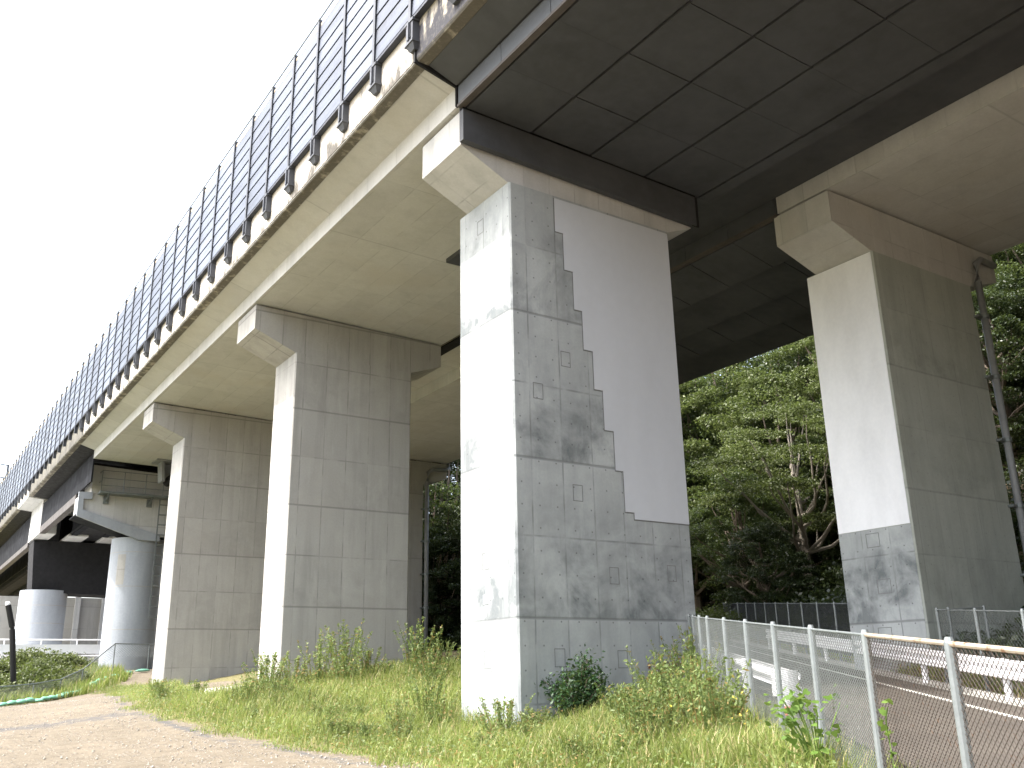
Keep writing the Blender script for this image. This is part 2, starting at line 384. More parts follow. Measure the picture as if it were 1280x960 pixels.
# ------------------------------------------------------------------ piers
def soff(x): return 17.32-.025*(x-11.78)
def chamfered(x0, x1, y0, y1, c=.05): return [(x0+c, y0), (x1-c, y0), (x1, y0+c), (x1, y1-c), (x1-c, y1), (x0+c, y1), (x0, y1-c), (x0, y0+c)]
def pier(label, x0, x1, y0, y1, z0, ztop, cx0, cx1, cy0, cy1, capz, cl, tops, mats, group='tall bridge piers'):
    t = thing('bridge_pier', label, 'bridge pier', ((x0+x1)/2, (y0+y1)/2, z0), group)
    MB().alongz(chamfered(x0, x1, y0, y1), z0, ztop).build('shaft', mats[0], t)
    zl, zr = tops; m = MB(); c = .06
    prof = [(x0+.02, ztop+.003), (x1-.02, ztop+.003), (cx1, capz[1]), (cx1, zr), (cx0, zl), (cx0, capz[0])]
    m.alongy(prof, cy0, cy1).build('cap', mats[1], t)
    for k in range(5):
        xx = cx0+.8+(cx1-cx0-1.6)*k/4; zz = zl+(zr-zl)*(xx-cx0)/(cx1-cx0)
        MB().box(xx-.35, xx+.35, cy0+.15, cy1-.15, zz-.03, zz+.075).build('bearing', 'steel_black', t)
    return t
def frame_marks(m, x, z, y, w=.34, h=.46, out=-1, axis='y', lw=.018):
    a, b = w/2, h/2
    for (u0, u1, v0, v1) in ((-a, a, b-lw, b), (-a, a, -b, -b+lw), (-a, -a+lw, -b+lw, b-lw), (a-lw, a, -b+lw, b-lw)):
        if axis == 'y': m.box(x+u0, x+u1, y+out*.006, y+.02, z+v0, z+v1)
        else: m.box(y-.006, y+.02, x+u0, x+u1, z+v0, z+v1)
G = 'tall bridge piers'
P1 = pier('big foremost pier, grey concrete with a white stepped coating on its wide face', 13.52, 19.77, 20., 22.85, -.6, 15.38, 11.93, 20.93, 20.08, 22.38, (16.14, 15.86), 0, (17.25, 17.02), ('conc_new', 'conc_cap'))
steps = [(15.14, 15.3), (15.14, 14.2), (15.43, 14.2), (15.43, 13.02), (15.74, 13.02), (15.74, 11.82), (16.03, 11.82), (16.03, 10.62), (16.36, 10.62), (16.36, 9.46), (16.67, 9.46), (16.67, 8.28), (17.0, 8.28), (17.0, 7.13), (17.28, 7.13), (17.28, 5.96), (17.61, 5.96), (17.61, 5.77), (19.73, 5.77), (19.73, 15.3)]
MB().alongy(steps, 19.985, 20.01).build('coating', 'coat', P1)
rim = MB()
for (xa, za), (xb, zb) in zip(steps[:-2], steps[1:-1]):
    if abs(xa-xb) < .01: rim.box(xa-.035, xa-.003, 19.99, 20.01, min(za, zb), max(za, zb))
    else: rim.box(min(xa, xb)-.03, max(xa, xb), 19.991, 20.01, za-.035, za-.004)
rim.build('coating_edge', 'joint', P1)
for x, z in ((14.35, 9.1), (15.35, 10.2), (15.6, 6.35), (16.75, 4.15), (18.9, 4.3), (14.8, 2.0), (16.9, 1.95), (16.95, 1.1)): 
    pm = MB(); frame_marks(pm, x, z, 20.); pm.build('patch_outline', 'joint', P1)
for y, z in ((21.45, 2.0), (21.5, 4.55), (21.3, 6.7), (21.6, 14.6)): 
    pm = MB(); frame_marks(pm, y, z, 13.52, axis='x'); pm.build('patch_outline', 'joint', P1)
MB().box(13.505, 13.53, 21.3, 21.62, 3.42, 3.66).build('patch', 'coat', P1)
tagm = MB().box(15.6, 15.72, 19.992, 20.01, 13.28, 13.34); tagm.build('green_tape', 'sandbag', P1)

P2 = pier('pale concrete pier with ruled formwork lines, second along the near viaduct', 13.77, 19.52, 37.5, 40.05, 0., 15.43, 11.87, 21.15, 37.56, 40.0, (16.24, 16.02), 0, (17.33, 17.12), ('conc_old', 'conc_old'))
P3 = pier('pale concrete pier standing at the dirt track, farther than the second pier', 13.77, 19.52, 55.6, 58.1, 0., 15.5, 11.87, 21.15, 55.66, 58.04, (16.3, 16.1), 0, (17.42, 17.2), ('conc_old', 'conc_old'))
def far_pier(label, y0, mats, coat=False):
    return pier(label, 26.94, 33.0, y0, y0+2.83, .3, 15.46, 24.95, 35.06, y0+.04, y0+2.4, (16.1, 16.1), 0, (17.24, 17.24), mats)
Q1 = far_pier('pier across the road with a glossy white coated narrow side and a mossy wide face', 17.41, ('conc_dark', 'conc_deck'))
MB().box(26.915, 26.96, 17.47, 20.19, 5.97, 15.43).build('coating', 'coat_glossy', Q1)
MB().box(26.927, 26.95, 17.46, 20.2, .4, 5.955).build('bare_strip', 'conc_new', Q1)
for y, z in ((18.9, 5.6), (18.7, 4.1), (18.9, 2.6)): 
    pm = MB(); frame_marks(pm, y, z, 26.925, axis='x', w=.5); pm.build('patch_outline', 'joint', Q1)
Q2 = far_pier('shaded pier with a grey drainpipe seen in the gap behind the second pier', 61.2, ('conc_far', 'conc_far'))
Q3 = far_pier('pier of the far viaduct mostly hidden behind the big foremost pier', 37.9, ('conc_far', 'conc_far'))
def drain(y, top, base, label, rad):
    x = 33.2; t = thing('drain_pipe', label, 'drainpipe', (x, y-.2, base), 'drainpipes on the far viaduct')
    MB().tube([(x+2.1, y+.6, 17.9), (x+2.1, y+.2, 17.0), (x+1.7, y-.05, 16.75), (x+.45, y-.2, 16.65), (x+.1, y-.2, 16.4), (x, y-.2, 15.6)], rad, 10).tube([(x, y-.2, 15.6), (x, y-.2, base)], rad, 10).build('pipe', 'pipe', t, smooth=True)
    for z in np.arange(base+.9, 15.6, 2.4): MB().tube([(x, y-.2, z), (x, y-.2, z+.16)], rad*1.35, 10).box(x-.42, x-.05, y-.24, y-.02, z+.03, z+.11).build('pipe_clamp', 'galv', t)
drain(17.41, 16.6, 1.2, 'grey drainpipe clamped to the mossy pier across the road', .13)
drain(61.2, 16.6, 3.0, 'grey drainpipe on the shaded pier behind the second pier', .16)

# P4: stepped pier on a round column, farther left
P4 = thing('bridge_pier', 'far stepped pier on a pale round column with walkway and ladder', 'bridge pier', (16.5, 78, 1.5), G)
MB().alongy([(12.3, 15.5), (20.8, 15.5), (20.8, 17.3), (12.3, 17.65)], 76., 79.).build('upper_block', 'conc_cap', P4)
MB().alongy([(11.75, 15.45), (11.75, 13.95), (16.2, 12.45), (21.5, 12.45), (21.5, 15.49), (12.4, 15.49)], 76.05, 79.4).build('cap', 'conc_cap', P4)
MB().prism([(11.5, 76.05, 13.9), (16.2, 76.05, 12.4), (21.5, 76.05, 12.4), (21.5, 76.05, 12.33), (16.2, 76.05, 12.33), (11.5, 76.05, 13.83)], [(11.5, 79.4, 13.9), (16.2, 79.4, 12.4), (21.5, 79.4, 12.4), (21.5, 79.4, 12.33), (16.2, 79.4, 12.33), (11.5, 79.4, 13.83)]).build('underside_shade', 'net', P4)  # dark sheet added to paint in the shade under the concrete cap
MB().alongy([(12.4, 15.5), (11.43, 15.46), (11.45, 13.65), (16.1, 12.1), (17.6, 12.1), (17.6, 12.6), (17.3, 12.62), (11.85, 14.12), (11.8, 14.95), (12.4, 14.97)], 75.8, 76.04).build('cap_frame', 'steel_light', P4)
MB().tube([(16.5, 78, 1.5), (16.5, 78, 12.36)], 1.95, 56, cap=False).build('column', 'steel_light', P4, smooth=True)
MB().alongy([(12.3, 17.55), (20.8, 17.2), (20.8, 17.45), (12.3, 17.9)], 76.3, 78.8).build('bearing', 'steel_black', P4)
for z in (11.2, 8.6, 5.4): MB().tube([(16.5, 78, z), (16.5, 78, z+.05)], 1.956, 56, cap=False).build('column_joint', 'conc_far', P4, smooth=True)
a_ = np.linspace(3.75, 4.1, 8); pv = [(16.5+1.958*math.cos(a), 78+1.958*math.sin(a), z) for z in (8.75, 11.05) for a in a_]
MB().add(pv, [(i, i+1, i+9, i+8) for i in range(7)]).build('bare_patch', 'conc_far', P4)
W4 = thing('walkway', 'galvanised inspection walkway with handrails on the far stepped pier', 'walkway', (15.3, 75.5, 15.4))
MB().box(12.75, 18.6, 74.9, 75.95, 15.36, 15.52).build('deck', 'galv', W4)
m = MB()
for x in (12.8, 14.4, 16., 17.3, 18.5):
    m.tube([(x, 74.95, 15.5), (x, 74.95, 17.1)], .035, 6)
for z in (15.95, 16.5, 17.08): m.tube([(12.8, 74.95, z), (18.5, 74.95, z)], .03, 6)
for z in (16.3, 17.08): m.tube([(12.8, 74.95, z), (12.8, 75.95, z)], .03, 6)
m.build('handrail', 'galv', W4)
for x in (13.4, 16.6): MB().bar((x, 75., 15.3), (x, 76., 14.9), .12, .12).box(x-.2, x+.2, 75.9, 76.0, 14.7, 15.3).build('bracket', 'galv', W4)
LD = thing('ladder', 'steel rung ladder going down the far stepped pier beside the white edged pier', 'ladder', (17.6, 75.3, 6.2))
for x in (17.28, 17.92): MB().bar((x, 75.5, 6.2), (x, 75.5, 15.4), .06, .09).build('side_rail', 'galv', LD)
for z in np.arange(6.3, 15.4, .78): MB().tube([(17.28, 75.5, z), (17.92, 75.5, z)], .05, 6).build('rung', 'galv', LD)
HB = thing('hanging_bracket', 'grey steel hanger bolted under the deck carrying a dark pipe end', 'bracket', (16.9, 71.5, 16.2))
MB().box(15.7, 18.4, 70.6, 72.4, 17.36, 17.5).prism([(16.1, 71, 17.4), (16.3, 71, 17.4), (16.45, 71, 15.9), (16.25, 71, 15.9)], [(16.1, 72.2, 17.4), (16.3, 72.2, 17.4), (16.45, 72.2, 15.9), (16.25, 72.2, 15.9)]).prism([(17.9, 71, 17.4), (18.1, 71, 17.4), (17.7, 71, 15.9), (17.5, 71, 15.9)], [(17.9, 72.2, 17.4), (18.1, 72.2, 17.4), (17.7, 72.2, 15.9), (17.5, 72.2, 15.9)]).box(16.4, 17.75, 71.9, 72.1, 16.1, 17.4).build('hanger', 'pipe', HB)
MB().tube([(17.05, 70.9, 16.15), (17.05, 72.6, 16.15)], .36, 14).build('pipe', 'steel_black', HB)

# ------------------------------------------------------------------ decks
def deck_prof(x0, w0, w1, x1, s0, s1, c0, c1, e0, e1):
    """outer edges x0,x1; webs w0,w1; soffit heights; web tops; edge heights"""
    return [(x0+.36, e0), (w0, c0), (w0, s0), (w1, s1), (w1, c1), (x1-.36, e1), (x1, e1+.02), (x1, e1+.9), (x0, e0+.9), (x0, e0+.02)]
def edge_profile(x, e, top, s=1):
    return [(x, e+.06), (x+s*.06, e-.02), (x+s*.38, e-.035), (x+s*.38, e+.95), (x+s*.5, e+1.0), (x+s*.42, top), (x, top)]
DP1 = deck_prof(10.43, 11.78, 21.2, 22.77, 17.32, 17.085, 17.98, 17.75, 18.3, 18.05)
def deck(label, prof, y0, y1, mat, top=20.4, shear=True, name='deck_span'):
    t = thing(name, label, 'bridge span', ((prof[1][0]+prof[4][0])/2, y0, 17.), 'bridge deck spans')
    MB().alongy(prof, y0, y1).build('slab', mat, t, shear=shear)
    return t
def para(t, y0, y1, x, e, top, s, mat, drip=True, shear=True):
    m = MB(); p = edge_profile(x, e, top, s); n = len(p)
    m.alongy(p, y0, y1)
    k = len(m.f)
    m.mi = [0]*k
    # the drip strip under the edge is face ring index 1
    m.mi[2+1] = 1; m.mi[2+0] = 1
    m.build('parapet', [mat, 'drip'], t, shear=shear)
S1 = deck('pale concrete deck span of the near viaduct over the dirt yard', DP1, 20.05, 73.5, 'conc_deck')
para(S1, 20.05, 70.3, 10.41, 18.3, 20.4, 1, 'parapet'); para(S1, 20.05, 73.5, 22.79, 18.05, 20.2, -1, 'parapet')
MB().box(16.55, 18.6, 26.6, 29., 17.08, 17.26).build('soffit_plate', 'steel_dark', S1)

def steel_span(label, prof, y0, y1, ribs, xe, shear, web='steel_grey', seam=2.28, tilt=0.):
    t = deck(label, prof, y0, y1, 'steel_dark', shear=shear)
    w0, s0 = prof[2]; w1, s1 = prof[3]
    # cladding panels on the soffit, with open joints between them
    xs = [w0+.16]+ribs+[w1-.02]; m = MB(); y = y1-.03
    ys = []
    while y > y0: ys.append(y); y -= seam
    ys.append(y0)
    for a, b in zip(xs[:-1], xs[1:]):
        za = s0+(s1-s0)*(a-w0)/(w1-w0); zb = s0+(s1-s0)*(b-w0)/(w1-w0)
        for p, q in zip(ys[:-1], ys[1:]):
            if p-q < .2: continue
            g = .05; h = .012; sag = .012*math.sin(p*3+a)
            m.prism([(a+g, q+h, za-.02), (b-g, q+h, zb-.02), (b-g, q+h, zb-.10-tilt+sag), (a+g, q+h, za-.10+sag)], [(a+g, p-h, za-.02), (b-g, p-h, zb-.02), (b-g, p-h, zb-.10-tilt-sag), (a+g, p-h, za-.10-sag)])
    m.build('soffit_panel', 'steel_dark', t, shear=shear)
    # lower flange lip and the painted web strip
    MB().box(w0-.06, w0+.14, y0, y1-.03, s0-.11, s0-.02).build('flange_lip', 'lip', t, shear=shear)
    m = MB(); y = y1-.03
    while y > y0:
        q = max(y0, y-seam); m.box(w0-.025, w0+.01, q+.012, y-.012, s0, prof[1][1]-.06); y = q
        if y <= y0+.05: break
    m.build('web_panel', web, t, shear=shear)
    # cantilever panels
    m = MB(); y = y1-.03; x0, e0 = prof[0]; c0 = prof[1][1]
    while y > y0+.2:
        q = max(y0, y-seam*2)
        m.prism([(x0, q+.012, e0-.005), (w0-.09, q+.012, c0-.005), (w0-.09, q+.012, c0-.06), (x0, q+.012, e0-.06)], [(x0, y-.012, e0-.005), (w0-.09, y-.012, c0-.005), (w0-.09, y-.012, c0-.06), (x0, y-.012, e0-.06)]); y = q
    m.build('cantilever_panel', 'steel_dark', t, shear=shear)
    return t
ribs1 = [14.25, 16.5, 18.75]
T1 = steel_span('dark panelled steel span overhead, running from the big pier towards the viewer', DP1, -30., 19.96, ribs1, 10.41, False)
para(T1, -30, 19.96, 10.41, 18.3, 20.4, 1, 'parapet_dark', shear=False); para(T1, -30, 19.96, 22.79, 18.05, 20.2, -1, 'parapet_dark', shear=False)
MB().alongy([(11.86, 16.16), (20.97, 15.87), (20.97, 17.06), (11.86, 17.29)], 19.82, 20.03).build('end_plate', 'steel_dark', T1)
m = MB().bar((11.84, 19.9, 17.2), (21.0, 19.9, 16.97), .16, .07); m.bar((20.985, 19.9, 15.87), (20.985, 19.9, 17.05), .05, .3); m.build('end_flange', 'steel_black', T1)
# expansion joint seal between the two spans
js = MB(); js.alongy([(10.36, 18.24), (11.72, 17.90), (11.72, 17.3), (11.78, 17.26), (11.84, 17.3), (11.84, 18.05), (10.5, 18.4), (10.46, 20.4), (10.36, 20.4)], 19.97, 20.04)
js.build('joint_seal', 'steel_black', T1)
# ledge along the right-hand edge of the soffit
MB().box(21.25, 21.75, -30, 19.9, 17.0, 17.12).build('edge_ledge', 'steel_dark', T1)
# joint cover between the two viaducts
GC = thing('gap_cover', 'dark cover panels closing the slot between the two viaducts', 'cover panels', (23, 19, 17.8))
MB().box(22.5, 24.9, -30., 38., 17.93, 18.02).build('panel', 'steel_dark', GC)
m = MB().box(22.62, 23.25, 38.1, 73, 18.06, 18.14); m.build('slot_strip', 'steel_black', GC, shear=False)

DP2 = deck_prof(23.0, 24.95, 35.1, 37., 17.32, 17.32, 18., 17.98, 18.15, 18.2)
def s2(lab, a, b): 
    t = deck(lab, DP2, a, b, 'conc_deck', shear=False); para(t, a, b, 37.02, 18.2, 20.4, -1, 'parapet', shear=False); return t
s2('concrete deck span of the far viaduct at the upper right, over the mossy pier', -30., 19.62)
s2('concrete deck span of the far viaduct seen behind the second pier', 38.2, 90.)
T2 = steel_span('dark steel span of the far viaduct between the big pier and the coated pier', DP2, 19.66, 38.15, [27.4, 30.05, 32.5], 23., False, web='steel_dark', seam=2.3, tilt=.5)
para(T2, 19.66, 38.15, 37.02, 18.2, 20.4, -1, 'parapet_dark', shear=False)
# far steel girder span after the stepped pier, with a pale stretch over the next column
FS = thing('deck_span', 'dark steel girder span at the far left beyond the round column', 'bridge span', (16, 74, 17.), 'bridge deck spans')
DPF = [(10.8, 18.3), (11.78, 18.15), (22, 17.9), (22.4, 18.05), (22.77, 19.2), (10.43, 19.2), (10.43, 18.32)]
MB().alongy(DPF, 73.6, 98.).alongy(DPF, 106., 190.).build('slab', 'steel_black', FS, shear=True)
para(FS, 70.35, 97.9, 10.41, 18.3, 20.4, 1, 'parapet_far'); para(FS, 106.1, 190, 10.41, 18.3, 20.4, 1, 'parapet_far'); para(FS, 98., 106., 10.41, 18.3, 20.4, 1, 'parapet')
for k, x in enumerate((11.8, 14.6, 17.4, 20.2)):
    g = MB().box(x, x+.12, 73.7 if k == 0 else 79.7, 98.2, 15.9, 18.1).box(x, x+.12, 105.9, 190, 15.2, 18.1); g.build('girder', 'net', FS)
    MB().box(x-.03, x+.5, 79.5, 98.2, 15.25, 15.88).box(x-.03, x+.5, 105.9, 190, 14.9, 15.4).build('bottom_flange', 'lip' if k == 0 else 'net', FS)
MB().box(14.5, 21.9, 79.8, 190, 15.45, 15.55).build('soffit_net', 'steel_black', FS)
MB().alongy([(10.8, 18.6), (11.76, 18.5), (11.76, 15.3), (13.2, 15.3), (13.2, 18.4), (22, 18.2), (22.4, 18.3), (22.77, 19.6), (10.43, 19.6), (10.43, 18.65)], 98.1, 105.9).build('crosshead', 'conc_cap', FS)
for xa, xb in ((14.4, 16.2), (17.6, 19.8), (20.6, 21.8)): MB().box(xa, xb, 98.5, 105.5, 15.25, 15.42).build('soffit_patch', 'conc_cap', FS)
# the next pier far left: stubby wide round column and a plain black block
FP = thing('bridge_pier', 'stubby round column far left behind the white guardrail', 'bridge pier', (13.3, 104, 1.5), G)
MB().tube([(13.6, 104, 1.5), (13.6, 104, 10.4)], 2.15, 56, cap=False).build('column', 'steel_light', FP, smooth=True)
MB().alongy([(11.9, 15.2), (12.3, 10.2), (22, 10.0), (22, 15.2)], 102.5, 106).build('cap', 'steel_black', FP)  # plain black block added, standing in for the dark layered girders
for z in (8.9, 7.2, 5.6): MB().tube([(13.6, 104, z), (13.6, 104, z+.06)], 2.157, 56, cap=False).build('column_joint', 'conc_far', FP, smooth=True)
RW = thing('retaining_wall', 'grey concrete wall with two pale pilasters behind the stubby column', 'wall', (20, 118, 0))
MB().box(-8, 40, 117, 118.2, 0, 10.9).build('wall_face', 'conc_far', RW)
for x in (18.6, 21.4): MB().box(x, x+.55, 116.6, 117.1, 0, 11.1).build('pilaster', 'conc_cap', RW)

# ------------------------------------------------------------------ noise barrier
NB = thing('noise_barrier', 'tall louvred noise barrier along the left edge of the near viaduct', 'noise barrier', (10.3, 20, 18.3))
zb0, zb1 = 19.68, 24.2; pitch = 2.415; nb = 54; ys = [22.45+pitch*k for k in range(-7, nb)]
pm = MB()
for k in range(8):
    a = zb0+(zb1-zb0)*k/8; b = zb0+(zb1-zb0)*(k+1)/8
    pm.prism([(10.235, .09, a+.055), (10.30, .09, a+.055), (10.30, .09, b), (10.255, .09, b)], [(10.235, pitch-.09, a+.055), (10.30, pitch-.09, a+.055), (10.30, pitch-.09, b), (10.255, pitch-.09, b)], 0)
pm.box(10.30, 10.40, .09, pitch-.09, zb0, zb1, 1).box(10.22, 10.42, .09, pitch-.09, zb0-.09, zb0-.005, 1)
pm.box(10.26, 10.36, .09, pitch-.09, zb1+.03, zb1+.15, 2)
panel0 = pm.build('panel', ['alu', 'alu_gap', 'tan_strip'], NB, org=(0, 0, 0)); panel0.location = Vector((-10.3, -20+ys[0], -18.3))*S
qm = MB().box(10.19, 10.215, -.075, .075, 19.0, 24.55).box(10.215, 10.36, -.02, .02, 19.0, 24.55).box(10.36, 10.40, -.09, .09, 19.0, 24.55)
post0 = qm.build('post', 'post', NB, org=(0, 0, 0)); post0.location = panel0.location
bm_ = MB().box(10.2, 10.42, -.2, -.1, 18.86, 19.5).box(10.2, 10.42, .1, .2, 18.86, 19.5).box(10.17, 10.44, -.25, .25, 19.5, 19.59).prism([(10.2, -.22, 18.8), (10.42, -.22, 18.8), (10.42, .22, 18.8), (10.2, .22, 18.8)], [(10.3, -.13, 18.62), (10.42, -.13, 18.62), (10.42, .13, 18.62), (10.3, .13, 18.62)]).box(10.14, 10.2, -.04, .04, 18.9, 19.5).box(10.17, 10.44, -.25, .25, 18.8, 18.87)
brk0 = bm_.build('anchor_bracket', 'post', post0, org=(0, 0, 0)); brk0.location = (0, 0, 0)
for k, y in enumerate(ys):
    off = (-10.3, y-20, -18.3+GRADE*(max(y, 10)-20))
    dr = .0
    if k == 0:
        panel0.location = Vector(off)*S; post0.location = Vector(off)*S; continue
    inst(panel0, NB, off); p = inst(post0, NB, off)
    if y < 72 or 97 < y < 107: inst(brk0, p, (0, 0, 0))
MB().tube([(10.2, ys[0], 24.42), (10.2, 20, 24.47)], .03, 6).tube([(10.2, 20, 24.47), (10.2, ys[-1]+pitch, 24.47+GRADE*(ys[-1]-18))], .03, 6).build('top_rail', 'galv', NB)
SL = thing('street_lamp', 'twin-arm lamp reaching out beyond the far end of the noise barrier', 'street lamp', (10.9, 128, 19.2))
MB().tube([(10.9, 128, 19.2), (10.9, 128, 27.6)], .12, 8).build('pole', 'post', SL)
for z in (25.9, 27.5): MB().tube([(10.9, 128, z), (8.4, 127.6, z+.2)], .07, 6).box(7.9, 8.6, 127.4, 127.8, z+.12, z+.3).build('lamp_head', 'post', SL)

# ------------------------------------------------------------------ fences and rails by the road
def chain_bay(L, H, sp, r, slope):
    """diagonal wires clipped to the bay; local x along the fence, z up"""
    m = MB(); k = 1.25
    for sg in (1, -1):
        c = -H*k
        while c < L+H*k:
            pts = []
            # x = c + sg*k*z  (or mirrored)
            for z in (0, H):
                x = c+k*z if sg > 0 else c+k*(H-z); pts.append((x, z))
            (xa, za), (xb, zb) = pts
            lo, hi = 0., 1.
            dx = xb-xa
            ta, tb = (0-xa)/dx, (L-xa)/dx
            lo = max(0, min(ta, tb)); hi = min(1, max(ta, tb))
            if hi-lo > .02:
                A = (xa+dx*lo, 0, za+(zb-za)*lo); B = (xa+dx*hi, 0, za+(zb-za)*hi)
                m.tube([(A[0], sg*.004, A[2]+slope*A[0]), (B[0], sg*.004, B[2]+slope*B[0])], r, 3, cap=False)
            c += sp
    return m
def chain_fence(label, pts, H, mats, group, sp=.085, wire=.0040, post_r=.045, extra=.06):
    """pts: post bases"""
    t = thing('chain_link_fence', label, 'fence', pts[0], group); o = Vector(pts[0]); cache = {}; pcache = None
    for i, p in enumerate(pts):
        if pcache is None:
            pcache = MB().tube([(0, 0, -.3), (0, 0, H+extra-.05), (0, 0, H+extra)], [post_r, post_r, post_r*.7], 10).build('post', mats[0], t, org=(0, 0, 0), smooth=False)
        else:
            inst(pcache, t, Vector(p)-o)
    for a, b in zip(pts[:-1], pts[1:]):
        a, b = Vector(a), Vector(b); L = (b-a).xy.length; sl = (b.z-a.z)/L; ang = math.atan2(b.y-a.y, b.x-a.x); key = (round(L, 1), round(sl, 2))
        mat = mats[2](a) if callable(mats[2]) else mats[2]; key += (mat,)
        if key not in cache:
            ob = chain_bay(L, H-.03, sp, wire, sl).build('mesh', mat, t, org=(0, 0, 0)); cache[key] = ob
        else: ob = inst(cache[key], t)
        ob.location = (a-o+Vector((0, 0, .03)))*S; ob.rotation_euler = (0, 0, ang)
        rm = mats[1](a) if callable(mats[1]) else mats[1]
        MB().tube([a+Vector((0, 0, H)), b+Vector((0, 0, H))], .026 if rm != 'galv' else .017, 8).build('top_rail', rm, t)
    return t
near_t = [8.95+2.41*k for k in range(-4, 7)]; FR = 3.5
pts = []
for t in near_t:
    x, y = tr(t, FR); pts.append((x, y, float(road_z(t))+.10))
for t in (24.75, 25.9, 26.75):
    x, y = tr(t, FR); pts.append((x, y, float(road_z(t))+.10))
chain_fence('near chain link fence with round posts between the grass and the road', pts, 1.80, ('galv', lambda a: 'rail_rust' if a.x < 8.5 else 'galv', lambda a: 'wire_rust' if a.x < 8.5 else 'wire'), 'chain link fences', post_r=.05)
fb = MB()
for a, b in zip(pts[:-1], pts[1:]):
    fb.bar((a[0], a[1], a[2]-.1), (b[0], b[1], b[2]-.1), .16, .3)
o = fb.build('fence_footing', 'conc_far'); tag(o, 'low concrete footing strip under the near chain link fence', 'footing')
def run(ts, rho, dz, bow=0.):
    r = []
    for t in ts:
        x, y = tr(t, rho); r.append((x, y, float(road_z(t))+dz))
    return r
q = run([31.3+2.41*k-2.41*14 for k in range(0, 13)], 10.15, .18)
f2 = q[:]; f2.append((q[-1][0]+.95, q[-1][1]+.25, q[-1][2]+.05)); f2.append((f2[-1][0]+1.2, f2[-1][1]-.35, q[-1][2]+.1))
chain_fence('grey chain link fence across the road in front of the mossy pier', f2, 1.75, ('galv', 'galv', 'galv'), 'chain link fences', sp=.16, wire=.004)
f3 = run([33.2+2.41*k for k in range(0, 12)], 10.0, .3)
chain_fence('far green-shaded chain link fence along the foot of the wooded bank', f3, 1.8, ('galv', 'galv', 'post'), 'chain link fences', sp=.10, wire=.006)

def wbeam(t0, t1, rho, zc, side, n=None):
    """corrugated beam swept along the road"""
    prof = [(0, -.2), (.05, -.17), (.05, -.07), (-.035, -.02), (-.035, .02), (.05, .07), (.05, .17), (0, .2)]
    return prof
def guardrail(label, t0, t1, rho, post_ts, flare=None, end=False, top=.92):
    x, y = tr(t0, rho); t = thing('guardrail', label, 'guardrail', (x, y, float(road_z(t0))), 'white road guardrails')
    o = t['org']; ts = list(np.arange(t0, t1, .8))+[t1]; m = MB(); prof = wbeam(0, 0, 0, 0, 0); n = len(prof); s = -1 if rho > 6 else 1
    rings = []
    for u in ts:
        zz = float(road_z(u))+top-.21
        rr = rho+(flare(u) if flare else 0)
        rings.append([(*tr(u, rr+s*a*1.2), zz+b*1.05) for a, b in prof]+[(*tr(u, rr+s*(a*1.2-.02)), zz+b*1.05) for a, b in prof[::-1]])
    k = 2*n
    m.add([p for r in rings for p in r], [(i*k+j, i*k+(j+1) % k, (i+1)*k+(j+1) % k, (i+1)*k+j) for i in range(len(rings)-1) for j in range(k)]+[tuple(range(k)), tuple(range((len(rings)-1)*k, len(rings)*k))])
    m.build('beam', 'white_paint', t)
    p0 = None
    for u in post_ts:
        rr = rho+(flare(u) if flare else 0)-s*.14
        px, py = tr(u, rr); pz = float(road_z(u))
        if p0 is None:
            p0 = MB().tube([(0, 0, -.3), (0, 0, top-.04), (0, 0, top)], [.085, .085, .05], 12).build('post', 'white_paint', t, org=(0, 0, 0), smooth=False); p0.location = (Vector((px, py, pz))-Vector(o))*S
        else: inst(p0, t, Vector((px, py, pz))-Vector(o))
    if end:
        e = MB(); zz = float(road_z(t0))+top-.2; rr = rho+(flare(t0) if flare else 0); pts2 = [(*tr(t0-.32*math.sin(a), rr-.26*(1-math.cos(a))), 0) for a in np.linspace(0, math.pi, 9)]
        vs = []; 
        for p in pts2: vs += [(p[0], p[1], zz-.24), (p[0], p[1], zz+.24)]
        e.add(vs, [(2*i, 2*i+2, 2*i+3, 2*i+1) for i in range(len(pts2)-1)]); ob = e.build('end_terminal', 'white_paint', t)
        sm = ob.modifiers.new('thick', 'SOLIDIFY'); sm.thickness = .012
        rr0 = rr-s*.14; px, py = tr(post_ts[0], rr0)
        MB().tube([(px, py, float(road_z(post_ts[0]))+.08), (px, py, float(road_z(post_ts[0]))+.24)], .11, 10).build('reflector', 'reflector', t)
    return t
guardrail('white corrugated guardrail on the far side of the road below the mossy pier', -20., 46., 9.62, [22.1-4.82*k for k in range(-5, 9)])
guardrail('short white guardrail with a rounded end right behind the near fence', 19.3, 40., 4.55, [19.75, 24.0, 28.8, 33.6, 38.], flare=lambda u: 0., end=True)

# sloping slab beside the mossy pier
SB = MB(); a = Vector((32.6, 18.2, 2.2)); b = Vector((37.5, 19.8, 4.3)); SB.prism([(31.6, 17.0, 1.6), (33.6, 16.2, 1.6), (33.6, 16.2, 2.1), (31.6, 17.0, 2.1)], [(39, 21.5, 4.6), (41, 20.7, 4.6), (41, 20.7, 5.1), (39, 21.5, 5.1)])
o = SB.build('sloping_slab', 'conc_deck'); tag(o, 'pale sloping concrete slab rising beside the mossy pier at the right edge', 'ramp')

